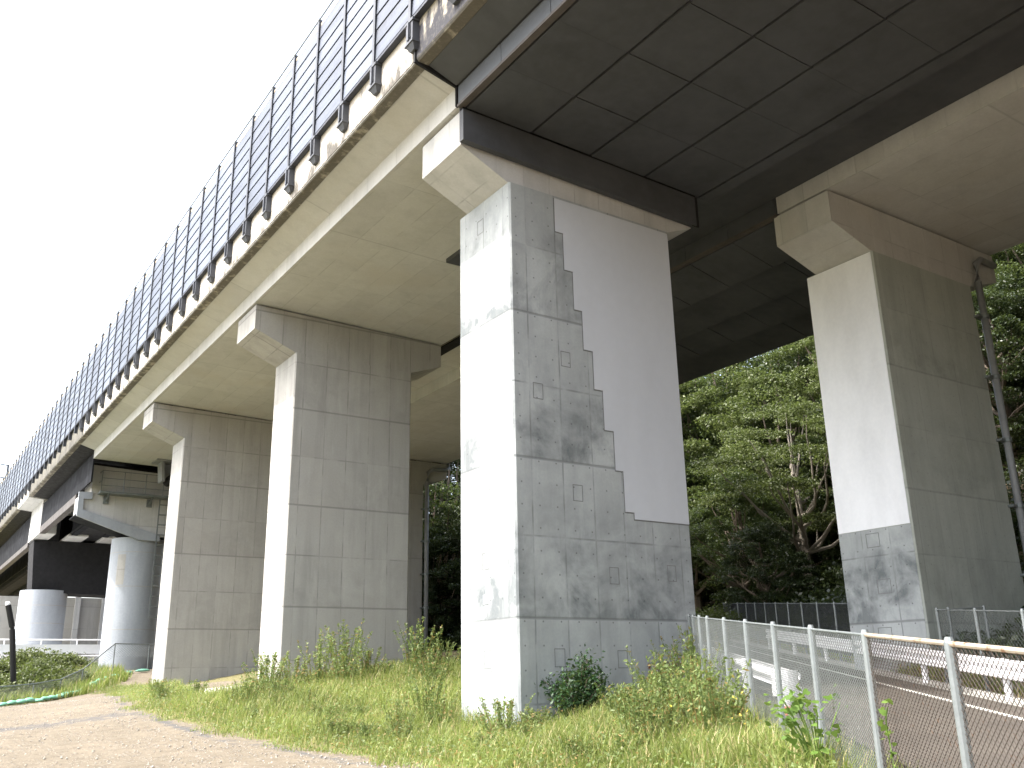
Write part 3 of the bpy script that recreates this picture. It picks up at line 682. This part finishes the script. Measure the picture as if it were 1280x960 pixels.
# far-left road with rail
RL = thing('guardrail', 'far white guardrail with a pipe rail on the raised road past the round column', 'guardrail', (2, 88, 3.6), 'white road guardrails')
MB().box(-25, 17.5, 87.9, 88., 4.0, 4.75).build('beam', 'white_paint', RL)
for z in (5.15, 3.85): MB().tube([(-25, 88.4, z), (17.5, 88.4, z)], .055, 8).build('pipe_rail', 'white_paint', RL)
p0 = None
for k in range(16):
    x = -24+2.75*k
    if p0 is None: p0 = MB().bar((0, 0, 3.4), (.12, 0, 4.7), .14, .2).tube([(.1, .4, 3.4), (.1, .4, 5.15)], .06, 6).build('post', 'white_paint', RL, org=(0, 0, 0)); p0.location = (Vector((x, 88.05, 0))-Vector((2, 88, 3.6)))*S
    else: inst(p0, RL, Vector((x, 88.05, 0))-Vector((2, 88, 3.6)))
FRD = MB().box(-60, 18.4, 87.6, 112, -1, 3.62); o = FRD.build('raised_road', 'conc_cap'); tag(o, kind='structure')
CW = MB().box(-60, 18.5, 87.4, 87.9, 0, 3.7); o = CW.build('kerb_wall', 'conc_cap'); tag(o, 'long pale concrete kerb wall carrying the far white guardrail', 'wall')
PF = thing('pipe_fence', 'thin pipe-rail mesh fence stepping down the bank from the round column', 'fence', (14.5, 74, 2.4))
pl = [(19.5, 74.2), (17.2, 74.1), (14.7, 73.6), (12.3, 71), (10.3, 66.5), (8.2, 62), (6., 57.5), (3.5, 53)]
hs = [1.75, 1.75, 1.75, 1.0, 1.0, 1.0, 1.0, 1.0]
tops = [(x, y, g1(x, y)+h) for (x, y), h in zip(pl, hs)]
tops[0] = (*tops[0][:2], 4.25); tops[1] = (*tops[1][:2], 4.27); tops[2] = (*tops[2][:2], 4.3)
MB().tube(tops, .04, 6).build('top_rail', 'galv', PF)
for p in tops: MB().tube([(p[0], p[1], g1(p[0], p[1])-.2), p], .04, 6).build('post', 'galv', PF)
for a, b in zip(tops[:-1], tops[1:]):
    h = .9; L = (Vector(b)-Vector(a)).xy.length; ob = chain_bay(L, h, .2, .006, (b[2]-a[2])/L).build('mesh', 'galv', PF, org=(0, 0, 0)); ob.location = (Vector(a)-Vector((0, 0, h+.02))-Vector((14.5, 74, 2.4)))*S; ob.rotation_euler = (0, 0, math.atan2(b[1]-a[1], b[0]-a[0]))
# row of green sheet sandbags
def bag_mesh():
    m = MB(); n = 10; rings = []
    for i, u in enumerate(np.linspace(-1, 1, 9)):
        r = (1-abs(u)**2.2)*.52+.06
        rings.append([(u*.62, math.cos(a)*r*.62, .17+math.sin(a)*r*.34*(1 if math.sin(a) > 0 else .5)) for a in np.linspace(0, 2*math.pi, n, endpoint=False)])
    m.add([p for r in rings for p in r], [(i*n+k, i*n+(k+1) % n, (i+1)*n+(k+1) % n, (i+1)*n+k) for i in range(8) for k in range(n)]+[tuple(range(n)), tuple(range(8*n, 9*n))])
    return m
bl = [(1., 48.5), (3.6, 52.), (6., 56.), (8.4, 60.5), (10.4, 64.5), (12.4, 68.8), (14., 71.6), (15.8, 73.2), (18.2, 73.6)]
bag0 = None; acc = 0.; ci = 0
L_ = [math.dist(a, b) for a, b in zip(bl[:-1], bl[1:])]; tot = sum(L_); nbag = int(tot/1.15)
for i in range(nbag):
    s = i*1.15; k = 0
    while s > L_[k]: s -= L_[k]; k += 1
    a, b = bl[k], bl[k+1]; f = s/L_[k]; x = a[0]+(b[0]-a[0])*f; y = a[1]+(b[1]-a[1])*f; rz = math.atan2(b[1]-a[1], b[0]-a[0])+random.uniform(-.12, .12)
    z = g1(x, y)
    if bag0 is None:
        bag0 = bag_mesh().build('sandbag', 'sandbag', None, smooth=True); ob = bag0; ob.location = Vector((x, y, z))*S
        tag(ob, 'small green sandbag in the row along the edge of the dirt yard', 'sandbag', 'green sandbags in a row')
    else: ob = inst(bag0, None, (x, y, z))
    ob.rotation_euler = (0, random.uniform(-.08, .08), rz); ob.scale = (.95, random.uniform(.55, .85), random.uniform(.55, .95))
MP = thing('marker_pole', 'leaning black marker pole with a pale cap standing in the bushes at the far left', 'marker pole', (7.6, 66, .8))
MB().tube([(7.75, 66, .6), (7.13, 66, 4.85)], .17, 10).tube([(7.10, 66, 5.0), (6.72, 66, 6.3)], .17, 10).tube([(7.14, 66, 4.8), (7.08, 66, 5.05)], .11, 10).build('pole', 'rubber', MP)
MB().tube([(6.72, 66, 6.3), (6.69, 66, 6.4), (6.66, 66, 6.52)], [.16, .16, .09], 10).build('pole_cap', 'white_paint', MP)
PS = MB(); pp = [(10.5, 36.6), (13.7, 36.6), (13.7, 56), (12.4, 60), (11.3, 52), (10.2, 42)]
PS.add([(x, y, g1(x, y)+.05) for x, y in pp]+[(x, y, g1(x, y)-.3) for x, y in pp], [(0, 1, 2, 3, 4, 5), (0, 6, 7, 1), (5, 11, 6, 0), (4, 10, 11, 5), (3, 9, 10, 4)])
o = PS.build('path', 'conc_far'); tag(o, kind='structure')

# ------------------------------------------------------------------ vegetation
def unit(n):
    v = RNG.normal(size=(n, 3)); return v/np.linalg.norm(v, axis=1)[:, None]
def quads(c, size, flat=.0, asp=.55):
    """leaf quads (kite shaped) at centres c"""
    n = len(c); nn = unit(n); nn[:, 2] = np.abs(nn[:, 2])+flat; nn /= np.linalg.norm(nn, axis=1)[:, None]
    a = np.cross(nn, unit(n)); a /= np.linalg.norm(a, axis=1)[:, None]; b = np.cross(nn, a)
    s = (size*RNG.uniform(.6, 1.3, n))[:, None]
    return np.stack([c-a*s, c-b*s*asp+nn*s*.1, c+a*s, c+b*s*asp+nn*s*.1], 1)
def discs(c, size):
    # rounded heart-like leaves, eight corners each
    n = len(c); nn = unit(n); nn[:, 2] = np.abs(nn[:, 2])+.5; nn /= np.linalg.norm(nn, axis=1)[:, None]
    a = np.cross(nn, unit(n)); a /= np.linalg.norm(a, axis=1)[:, None]; b = np.cross(nn, a); s = (size*RNG.uniform(.6, 1.25, n))[:, None]
    prof = [(-.75, 0, 0), (-.95, .45, .08), (-.45, .85, .12), (.3, .65, .06), (1.15, 0, -.12), (.3, -.65, .06), (-.45, -.85, .12), (-.95, -.45, .08)]
    return np.stack([c+(a*p+b*q+nn*r)*s for p, q, r in prof], 1)
def crown_points(h, w, base, nclump, per, kind):
    pts = []; cl = []
    for i in range(nclump):
        while True:
            u = RNG.uniform(-1, 1, 3); r = np.linalg.norm(u)
            if .35 < r < 1: break
        u = u*(.55+.45*r)/r if r > .5 else u
        c = np.array([u[0]*w, u[1]*w, base+(h-base)*(.5+.5*u[2])])
        if kind == 'layer': c[2] = base+(h-base)*(round((.5+.5*u[2])*4)/4)
        taper = 1-.35*max(0, u[2]); c[0] *= taper; c[1] *= taper
        rr = w*RNG.uniform(.13, .29); cl.append((c, rr))
        g = RNG.normal(size=(per, 3)); g /= np.linalg.norm(g, axis=1)[:, None]; g *= (RNG.random(per)**.45)[:, None]
        g[:, 2] *= .42 if kind != 'layer' else .16
        pts.append(c+g*rr)
    return np.concatenate(pts), cl
def make_tree(name, label, h, w, base, nclump, per, leaf, mat, bark, kind='round', tr_=.28):
    t = thing(name, label, 'tree', (0, 0, 0), 'trees on the wooded bank')
    p, cl = crown_points(h, w, base, nclump, per, kind)
    m = MB(); lean = RNG.uniform(-.5, .5, 2); top = (lean[0], lean[1], h*.8)
    m.tube([(0, 0, -1.), (0, 0, 0), (lean[0]*.3, lean[1]*.3, h*.35), (lean[0]*.7, lean[1]*.7, h*.6), top], [tr_*1.4, tr_*1.15, tr_*.9, tr_*.6, tr_*.2], 8)
    for c, rr in cl[::(6 if kind == 'layer' else 4)]:
        z0 = max(base*.7, c[2]*random.uniform(.45, .75)); f = z0/(h*.8); st = Vector((lean[0]*f, lean[1]*f, z0)); e = Vector(c); n_ = 7; P = []
        wob = Vector((random.uniform(-1, 1), random.uniform(-1, 1), random.uniform(-.6, .3)))*.09*(e-st).length
        for k in range(n_+1):
            u = k/n_; q_ = st.lerp(e, u); q_.z = st.z+(e.z-st.z)*u**1.6
            P.append(q_+wob*math.sin(math.pi*u*1.5)+Vector((random.uniform(-1, 1), random.uniform(-1, 1), random.uniform(-1, 1)))*.07*(0 < k < n_))
        m.tube(P, [tr_*.36*(1-u)**.8+.02 for u in np.linspace(0, 1, n_+1)], 5, cap=False)
    m.build('trunk', bark, t)
    soup('crown', quads(p, leaf, .35), 4, mat, t)
    return t
protos = [
 make_tree('broadleaf_tree', 'bushy green broadleaf tree on the wooded bank', 14.5, 5.2, 2.5, 170, 351, 0.085, 'leaf_a', 'bark'),
 make_tree('broadleaf_tree', 'bushy green broadleaf tree on the wooded bank', 12.5, 4.6, 1.6, 150, 338, 0.081, 'leaf_a', 'bark'),
 make_tree('evergreen_tree', 'dark glossy evergreen tree on the wooded bank', 14., 4.4, 1.5, 170, 338, 0.089, 'leaf_b', 'bark'),
 make_tree('evergreen_tree', 'dark glossy evergreen tree on the wooded bank', 11., 4.0, .8, 150, 325, 0.085, 'leaf_b', 'bark'),
 make_tree('layered_tree', 'pale layered tree with bare spreading limbs on the wooded bank', 12., 6.2, 5.5, 120, 320, .08, 'leaf_c', 'pale_bark', 'layer', .3),
 make_tree('broadleaf_tree', 'bright leafy tree catching the sun on the wooded bank', 15., 4.6, 3.5, 170, 338, 0.085, 'leaf_c', 'bark'),
]
used = set()
def plant(i, x, y, sc=1., rz=None, dz=0.):
    r = protos[i]; z = g1(x, y)-.15+dz; rz = random.uniform(0, 6.28) if rz is None else rz; s = sc*np.array([random.uniform(.92, 1.08), random.uniform(.92, 1.08), random.uniform(.95, 1.08)])
    if i not in used: used.add(i); o = r
    else:
        o = r.copy(); COL.objects.link(o)
        for ch in list(r.children): c = ch.copy(); COL.objects.link(c); c.parent = o
    o.location = Vector((x, y, z))*S; o.rotation_euler = (0, 0, rz); o.scale = s
    return o
spots = [ # kind, along the road, across, scale
 (4, 60, 15.5, 1.05), (3, 57, 12.2, .62), (1, 62, 11.8, .8), (3, 66, 15, .9), (2, 68, 19, 1.0), (0, 72, 14, .95), (1, 74, 18.5, 1.0), (5, 76, 24.5, 1.1), (2, 80, 21, 1.1), (0, 80, 28, 1.1), (0, 84, 17, 1.15), (2, 88, 24, 1.2), (5, 90, 30, 1.1), (1, 66, 22, .95), (3, 60, 19.5, 1.0), (0, 64, 27, 1.1), (2, 72, 30, 1.15), (1, 90, 12, 1.1), (3, 78, 11.5, .95), (0, 96, 19, 1.2), (2, 98, 28, 1.2), (0, 85, 35, 1.2), (2, 75, 37, 1.2),
 (2, 52, 24.5, 1.0), (0, 56, 27, 1.0), (1, 60, 30, 1.1), (5, 62, 27.5, 1.1), (3, 47, 23, .9), (0, 66, 31, 1.2), (2, 62, 34, 1.2), (1, 50, 28, 1.), (2, 38, 27, 1.1), (0, 44, 33, 1.15), (5, 32, 26, 1.05), (2, 30, 31, 1.1), (3, 55, 22, 1.), (1, 27, 24, 1.),
 (2, 84, -7, 1.15), (0, 88, -11.5, 1.5), (3, 82, -10.5, 1.05), (1, 90, -15, 1.4), (2, 94, -9, 1.55), (0, 97, -12.5, 1.5), (3, 86, -2, 1.1), (0, 95, -4, 1.2), (1, 86, 4, 1.1), (2, 92, 5, 1.2), (0, 100, -14, 1.25), (2, 99, 4, 1.2), (3, 80, -14, .85), (0, 75, 10.5, 1.5), (5, 73, 13, 1.5), (2, 79, 11.5, 1.55), (1, 72, 16, 1.5), (5, 67, 17.5, 1.3), (0, 78, 14, 1.5), (2, 70, 18.5, 1.35), (5, 82, 17, 1.45), (1, 84, 13, 1.5), (2, 80, 13, 1.65), (0, 86, 16, 1.65), (5, 88, 12.5, 1.7), (2, 92, 14.5, 1.75),
 (0, 84, 22.5, 1.2), (2, 88, 19.5, 1.2), (5, 82, 26, 1.25), (1, 92, 24, 1.3), (0, 96, 29, 1.3), (3, 90, 15.5, 1.1), (2, 100, 24, 1.35), (0, 104, 19, 1.3), (5, 104, 30, 1.3), (0, 108, 14, 1.3), (1, 112, 26, 1.4), (2, 94, 10, 1.2), (3, 70, 21, 1.0), (5, 64, 21.5, 1.0), (2, 62, 25, 1.1), (1, 78, 16, 1.1), (0, 74, 22, 1.1)]
for i, t, r, sc in spots:
    x, y = tr(t, r); plant(i, x, y, sc)

def make_bush(name, label, n, w, h, leaf, mat, group, stems=9, flowers=0):
    t = thing(name, label, 'bush', (0, 0, 0), group)
    c = []; st = MB()
    for k in range(stems):
        a = random.uniform(0, 6.28); rr = random.random()**.6; e = np.array([math.cos(a)*w*rr, math.sin(a)*w*rr, h*random.uniform(.55, 1.)*(1-.45*rr*rr)])
        st.tube([(0, 0, -.05), tuple(e*np.array([.45, .45, .6])), tuple(e)], [.03, .02, .008], 4, cap=False)
        f = RNG.random(n//stems)**.7; q = e[None]*f[:, None]*np.array([1, 1, 1])+RNG.normal(size=(len(f), 3))*np.array([w*.16, w*.16, h*.09])
        c.append(q)
    c = np.concatenate(c); c[:, 2] = np.abs(c[:, 2])
    st.build('stem', 'bark', t); V = quads(c, leaf, .3)
    soup('foliage', V, 4, [mat, 'flower'], t, mi=(RNG.random(len(c)) < flowers).astype(int))
    return t
def place(proto, x, y, sc=1., first=False, label=None, rz=None, zs=1.):
    o = proto
    if not first:
        o = proto.copy(); COL.objects.link(o)
        for ch in list(proto.children): c = ch.copy(); COL.objects.link(c); c.parent = o
    if label: o['label'] = label
    o.location = Vector((x, y, g1(x, y)-.03))*S; o.rotation_euler = (0, 0, random.uniform(0, 6.28) if rz is None else rz); o.scale = (sc, sc, sc*zs)
    return o
B1 = make_bush('leafy_bush', 'dark green leafy bush against the foot of the big foremost pier', 5200, .95, 1.75, .055, 'bushleaf', None, 24)
place(B1, 14.9, 19.4, 1., True)
# bank bushes at the left and under the trees
BB = make_bush('bank_bush', 'round green bush on the bank below the far white guardrail', 6000, 1.8, 1.5, .085, 'leaf_c', 'bushes on the left bank', 22)
for k, (x, y, s) in enumerate([(3.5, 62, .9), (6.3, 66, 1.2), (8.6, 70, 1.15), (10.6, 74.5, 1.2), (4.5, 72, 1.1), (7.5, 78, 1.2), (1.5, 67, 1.1), (10.5, 80, 1.5), (-1.5, 74, 1.2), (12.5, 80, 1.2), (5.2, 60, .8), (2., 58, .9), (3, 80, 1.3), (0, 62, 1.2), (11.8, 72.2, .7), (9.3, 66.2, .7)]): place(BB, x, y, s, k == 0)
FB = make_bush('bank_bush', 'yellow-green bush at the foot of the wooded bank behind the far fence', 6000, 2., 1.8, .085, 'leaf_c', 'bushes behind the far fence', 22)
for k, (t, r, s) in enumerate([(55, 10.8, 1.1), (58, 9.9, 1.2), (61, 9.4, 1.3), (64, 9.2, 1.3), (66, 7.8, 1.2), (49, 11.6, .9), (46, 12., .8), (52, 12.4, 1.1), (43, 12.8, .9), (40, 13.4, .9), (62, 6.2, 1.), (70, 8, 1.3), (70, 3, 1.3)]):
    x, y = tr(t, r); place(FB, x, y, s, k == 0)
UB = make_bush('undergrowth_bush', 'low dark bush in the shade beneath the trees', 5000, 2.4, 2.2, .11, 'leaf_b', 'dark bushes beneath the trees', 12)
kk = 0
for t, r in [(56, 14), (60, 13), (64, 13), (68, 12.5), (72, 11), (76, 9), (80, 7), (50, 15), (46, 15), (54, 17), (78, -4), (80, -8), (80, -11.5), (84, -13), (78, 2), (60, 17), (66, 17.5), (48, 18), (44, 18), (40, 18), (84, -4), (86, -9)]:
    x, y = tr(t, r); place(UB, x, y, random.uniform(.9, 1.4), kk == 0); kk += 1

def make_weed(n, h, spread, mat, label, name='tall_weed', group='tall weeds in the grass', flowers=0., leaf=.05):
    t = thing(name, label, 'weed', (0, 0, 0), group); V = []; st = MB()
    for k in range(n):
        a = random.uniform(0, 6.28); rr = random.random(); b = np.array([math.cos(a), math.sin(a), 0])*spread*.4*rr; hh = h*random.uniform(.55, 1.)
        e = b+np.array([math.cos(a)*spread*rr*random.uniform(.3, 1), math.sin(a)*spread*rr*random.uniform(.3, 1), hh])
        st.tube([tuple(b), tuple((b+e)/2+np.array([0, 0, hh*.08])), tuple(e)], [.012, .009, .004], 3, cap=False)
        m_ = int(34*hh); f = RNG.random(m_)**.8; c = b+(e-b)*f[:, None]+np.array([0, 0, 1])*(hh*.32*f*(1-f))[:, None]
        c += RNG.normal(size=(m_, 3))*np.array([.07, .07, .03])*(1.25-f)[:, None]; V.append(c)
    c = np.concatenate(V); st.build('stem', mat, t); soup('foliage', quads(c, leaf, .2, .35), 4, [mat, 'flower'], t, mi=((RNG.random(len(c)) < flowers) & (c[:, 2] > h*.55)).astype(int))
    return t
w1 = make_weed(22, 1.15, .7, 'weed', 'tall pale green leafy weed sprouting from the grass by the piers')
w2 = make_weed(18, 1.5, .85, 'weed', 'tall pale green leafy weed sprouting from the grass by the piers')
w3 = make_weed(24, .8, .6, 'weed', 'tall pale green leafy weed sprouting from the grass by the piers')
w4 = make_weed(16, 1.0, .55, 'weed', 'weed dotted with small yellow flowers beside the near fence', flowers=.05, group='yellow flowering weeds by the fence')
w5 = make_weed(14, 1.1, .45, 'redweed', 'rust-brown withered weed by the right corner of the big pier', group='rusty weeds')
wp = {id(w): True for w in (w1, w2, w3, w4, w5)}
def weed(w, x, y, s=1., zs=1.):
    f = wp[id(w)]; wp[id(w)] = False; place(w, x, y, s, f, zs=zs)
# at the foot of the big pier
for x, y, s, w in [(13.1, 19.9, .9, w1), (13.0, 21, .8, w3), (13.4, 19.3, .9, w3), (12.7, 19.6, 1., w1), (13.9, 19.5, .9, w3), (14.6, 18.9, .7, w3), (16.0, 19.2, .6, w3), (12.6, 22.3, .9, w1), (12.9, 23.6, 1.1, w2)]: weed(w, x, y, s)
for k in range(26):   # bank at the right corner of the big pier, along the fence
    t = random.uniform(17, 24.5); r = random.uniform(1.2, 3.2); x, y = tr(t, r)
    if y > 19.4 and x < 20: continue
    weed(random.choice([w1, w3, w1, w2]), x, y, random.uniform(.7, 1.1))
for x, y in ((17.4, 18.9), (18., 19.2), (17.7, 19.5)): weed(w5, x, y, .95)
for k in range(14):
    x, y = tr(random.uniform(14.5, 21.), random.uniform(1.6, 3.2)); weed(w4, x, y, random.uniform(.6, .95))
for x, y, s, w in [(17.9, 18.4, 1.2, w2), (18.6, 18.9, 1.3, w2), (17.2, 18.2, 1., w2)]: weed(w, x, y, s)
for x, y, s, w in [(13.0, 36.2, 1.3, w1), (12.4, 35.2, 1.3, w1), (13.3, 34.6, 1.2, w1), (14.2, 34.5, 1.3, w2), (14.9, 33.6, 1.5, w2), (15.2, 34.6, 1.6, w2), (15.8, 33.6, 1.2, w1), (14.5, 32.6, 1.2, w1), (16.6, 33.4, .9, w3), (17.4, 32.6, 1.5, w2), (17.8, 33.2, 1.4, w2), (18.2, 32.2, 1.3, w1), (17.2, 31.2, 1.2, w1), (18.6, 31., 1.2, w1), (18.0, 30., 1.2, w3), (16.4, 29.6, 1.2, w3), (11.6, 34.2, 1.1, w3), (11., 33, 1.1, w3), (12, 32, 1., w3), (10.3, 36.6, 1., w3), (9.4, 38, .9, w3), (9.9, 40.6, 1., w3), (10.6, 44, 1., w3)]: weed(w, x, y, s*.95)
for k in range(46):
    y = random.uniform(12, 34); x = random.uniform(9.6, 12.8) if y > 19 else random.uniform(9.8, 15)
    if .801*x-.598*y > 3.1: continue
    weed(random.choice([w3, w3, w1]), x, y, random.uniform(.45, .8))

# vines
VN = thing('vine_plant', 'broad-leaved vine growing against the near chain link fence', 'vine', (*tr(12.9, 3.2), g1(*tr(12.9, 3.2))))
cx, cy = tr(12.9, 3.2); cz = g1(cx, cy); st = MB(); cc = []
for k in range(16):
    e = np.array([cx+random.uniform(-.35, .35), cy+random.uniform(-.3, .35), cz+random.uniform(.3, 1.0)]); st.tube([(cx, cy, cz-.05), tuple((np.array([cx, cy, cz])+e)/2+np.array([0, 0, .12])), tuple(e)], .01, 4, cap=False); cc.append(e+RNG.normal(size=(9, 3))*.1)
st.build('stem', 'vineleaf', VN); cc = np.concatenate(cc); soup('foliage', discs(cc, .052), 8, 'vineleaf', VN, org=tuple(VN['org']))
CV = thing('climbing_vine', 'thin leafy tendril climbing the near fence between the last two posts', 'vine', (*tr(10.7, 3.42), g1(*tr(10.7, 3.3))))
bx, by = tr(10.7, 3.42); bz = float(road_z(10.7))+.1; pts_ = [(bx+.05*math.sin(k*1.3), by+.05*math.cos(k), bz+.12*k) for k in range(10)]
MB().tube(pts_, .008, 4).build('stem', 'vineleaf', CV); cc = np.repeat(np.array(pts_), 3, 0)+RNG.normal(size=(30, 3))*.05
soup('foliage', discs(cc, .042), 8, 'vineleaf', CV, org=tuple(CV['org']))

# grass
def grass_pts(n):
    y = 5+62*RNG.random(n)**1.75; x = edge_x(y)-.5+(24-edge_x(y))*RNG.random(n); ok = np.ones(n, bool)
    t = .598*x+.801*y; rho = .801*x-.598*y
    ok &= rho < 3.42
    ok &= ~((x > 13.4) & (x < 19.9) & (y > 19.9) & (y < 23)); ok &= ~((x > 13.7) & (x < 19.6) & (y > 37.4) & (y < 40.2)); ok &= ~((x > 13.7) & (y > 55))
    ok &= ~((x > edge_x(y)+2.3) & (y > 36.3)); ok &= ~((x > 20.5) & (y > 25))
    d = x-edge_x(y); pat = np.sin(x*1.7+.6*np.sin(y*.9))*np.sin(y*1.3+.5*x)
    ok &= RNG.random(n) < np.clip(.25+d*1.1+pat*.4, 0, 1)
    # bare worn soil in front of the big pier and by the second one
    for bx, by, br in ((16.6, 18.6, 1.1), (16.9, 30.6, .9), (16., 34.9, 1.0), (15.5, 14.6, .6), (12.6, 26.5, .6)):
        ok &= ~((((x-bx)/br)**2+((y-by)/(br*.6))**2 < 1) & (RNG.random(n) < .8))
    return x[ok], y[ok]
def blades(x, y, hmin, hmax, wid, name, label, mat='grass'):
    n = len(x); z = ground(x, y)-.02; a = RNG.uniform(0, 2*math.pi, n); d = np.clip((x-edge_x(y))/1.5, .35, 1)
    pat = .5+.5*np.sin(x*.9+1.3*np.sin(y*.5))*np.sin(y*.8)
    h = (hmin+(hmax-hmin)*RNG.random(n)**2.1*(.45+.55*pat))*d; ln = h*RNG.uniform(.15, .9, n); w = wid*RNG.uniform(.6, 1.4, n)
    B = np.stack([x, y, z], 1); dir_ = np.stack([np.cos(a), np.sin(a), np.zeros(n)], 1); pr = np.stack([-np.sin(a), np.cos(a), np.zeros(n)], 1)
    up = np.array([0, 0, 1.])
    mid = B+dir_*(ln*.3)[:, None]+up*(h*.62)[:, None]; tip = B+dir_*ln[:, None]+up*(h)[:, None]
    V = np.stack([B-pr*w[:, None], B+pr*w[:, None], mid+pr*(w*.75)[:, None], mid-pr*(w*.75)[:, None], tip], 1)
    ob = soup(name, V, 5, mat, faces=[[0, 1, 2, 3], [3, 2, 4]]); tag(ob, kind='stuff'); return ob
x, y = grass_pts(420000); blades(x, y, .10, .72, .0088, 'grass', '')
# leafy ground cover between the blades
x, y = grass_pts(150000); z = ground(x, y)+RNG.random(len(x))*.34*np.clip((x-edge_x(y)), .2, 1)
tag(soup('ground_cover', quads(np.stack([x, y, z], 1), .038, .5, .5), 4, 'weed'), kind='stuff')
# grass on the left bank, on the far verge and in the road margins
n = 60000; x = RNG.uniform(-20, 15.5, n); y = RNG.uniform(50, 87, n); ok = y > 56+1.4*(x-5); x, y = x[ok], y[ok]
z = ground(x, y)-.02
def simple_blades(x, y, hmin, hmax, wid, name, mat):
    n = len(x); z = ground(x, y)-.02; a = RNG.uniform(0, 2*math.pi, n); h = RNG.uniform(hmin, hmax, n); ln = h*RNG.uniform(.1, .7, n)
    B = np.stack([x, y, z], 1); dr = np.stack([np.cos(a), np.sin(a), 0*a], 1); pr = np.stack([-np.sin(a), np.cos(a), 0*a], 1); up = np.array([0, 0, 1.])
    V = np.stack([B-pr*wid, B+pr*wid, B+dr*(ln*.3)[:, None]+up*(h*.6)[:, None]+pr*wid*.7, B+dr*(ln*.3)[:, None]+up*(h*.6)[:, None]-pr*wid*.7, B+dr*ln[:, None]+up*h[:, None]], 1)
    tag(soup(name, V, 5, mat, faces=[[0, 1, 2, 3], [3, 2, 4]]), kind='stuff')
simple_blades(x, y, .25, .8, .03, 'grass', 'grass')
n = 26000; t = RNG.uniform(-5, 48, n); r = np.where(RNG.random(n) < .65, RNG.uniform(10.25, 11.8, n), RNG.uniform(3.75, 4.55, n)); x = .598*t+.801*r; y = .801*t-.598*r
simple_blades(x, y, .08, .35, .012, 'grass', 'grass')
n = 90000; t = RNG.uniform(26, 100, n); r = RNG.uniform(11.5, 36, n); x = .598*t+.801*r; y = .801*t-.598*r
tag(soup('undergrowth', quads(np.stack([x, y, ground(x, y)+RNG.random(n)*.9], 1), .15, .4), 4, 'leaf_b'), kind='stuff')
# loose stones on the dirt
n = 9000; y = 8+50*RNG.random(n)**1.5; x = edge_x(y)-.2-np.abs(RNG.normal(size=n))*3.5; r = .008+.026*RNG.random(n)**6
ico = np.array([(1, 0, 0), (-1, 0, 0), (0, 1, 0), (0, -1, 0), (0, 0, 1), (0, 0, -1)], float)
V = np.stack([x, y, ground(x, y)+r*.3], 1)[:, None, :]+ico[None]*r[:, None, None]*RNG.uniform(.6, 1.4, (n, 6, 1))
tag(soup('loose_stones', V, 6, 'stone', faces=[[0, 2, 4], [2, 1, 4], [1, 3, 4], [3, 0, 4], [2, 0, 5], [1, 2, 5], [3, 1, 5], [0, 3, 5]]), kind='stuff')

# ------------------------------------------------------------------ light, sky, camera
sun_dir = Vector((-1., .31, 1.47)).normalized(); el = math.asin(sun_dir.z); rot = math.atan2(sun_dir.x, sun_dir.y)
w = bpy.data.worlds.new('World'); scene.world = w; w.use_nodes = True; nt = w.node_tree
sky = nt.nodes.new('ShaderNodeTexSky'); sky.sky_type = 'NISHITA'; sky.sun_disc = False; sky.sun_elevation = el; sky.sun_rotation = rot
sky.air_density = 1.; sky.dust_density = 5.; sky.ozone_density = 1.
bg = nt.nodes['Background']; hz = nt.nodes.new('ShaderNodeHueSaturation'); hz.inputs['Saturation'].default_value = .62; hz.inputs['Value'].default_value = 1.5
nt.links.new(sky.outputs[0], hz.inputs['Color']); nt.links.new(hz.outputs[0], bg.inputs[0]); bg.inputs[1].default_value = .15
L = bpy.data.lights.new('sun', 'SUN'); L.energy = 2.0; L.angle = math.radians(.5); L.color = (1., .97, .93)
lo = bpy.data.objects.new('sun', L); COL.objects.link(lo); lo.rotation_euler = sun_dir.to_track_quat('Z', 'Y').to_euler(); lo.location = (-20, 10, 40)
cam = bpy.data.cameras.new('camera'); co = bpy.data.objects.new('camera', cam); COL.objects.link(co)
cam.sensor_width = 36; cam.sensor_fit = 'HORIZONTAL'; cam.lens = 1160/1280*36; cam.clip_end = 3000; cam.clip_start = .05
RM = [[.832302, -.150826, -.533409], [-.554002, -.259075, -.791178], [-.018863, .954008, -.299186]]
co.matrix_world = Matrix.Translation(Vector((0, 0, 1.6))*S) @ Matrix([r+[0] for r in RM]+[[0, 0, 0, 1]])
scene.camera = co
vs_ = scene.view_settings; vs_.view_transform = 'Standard'; vs_.look = 'None'; vs_.gamma = 1; vs_.exposure = 1.74; vs_.use_curve_mapping = False
scene.cycles.max_bounces = 8; scene.cycles.diffuse_bounces = 5; scene.cycles.transparent_max_bounces = 8
scene.cycles.use_denoising = True
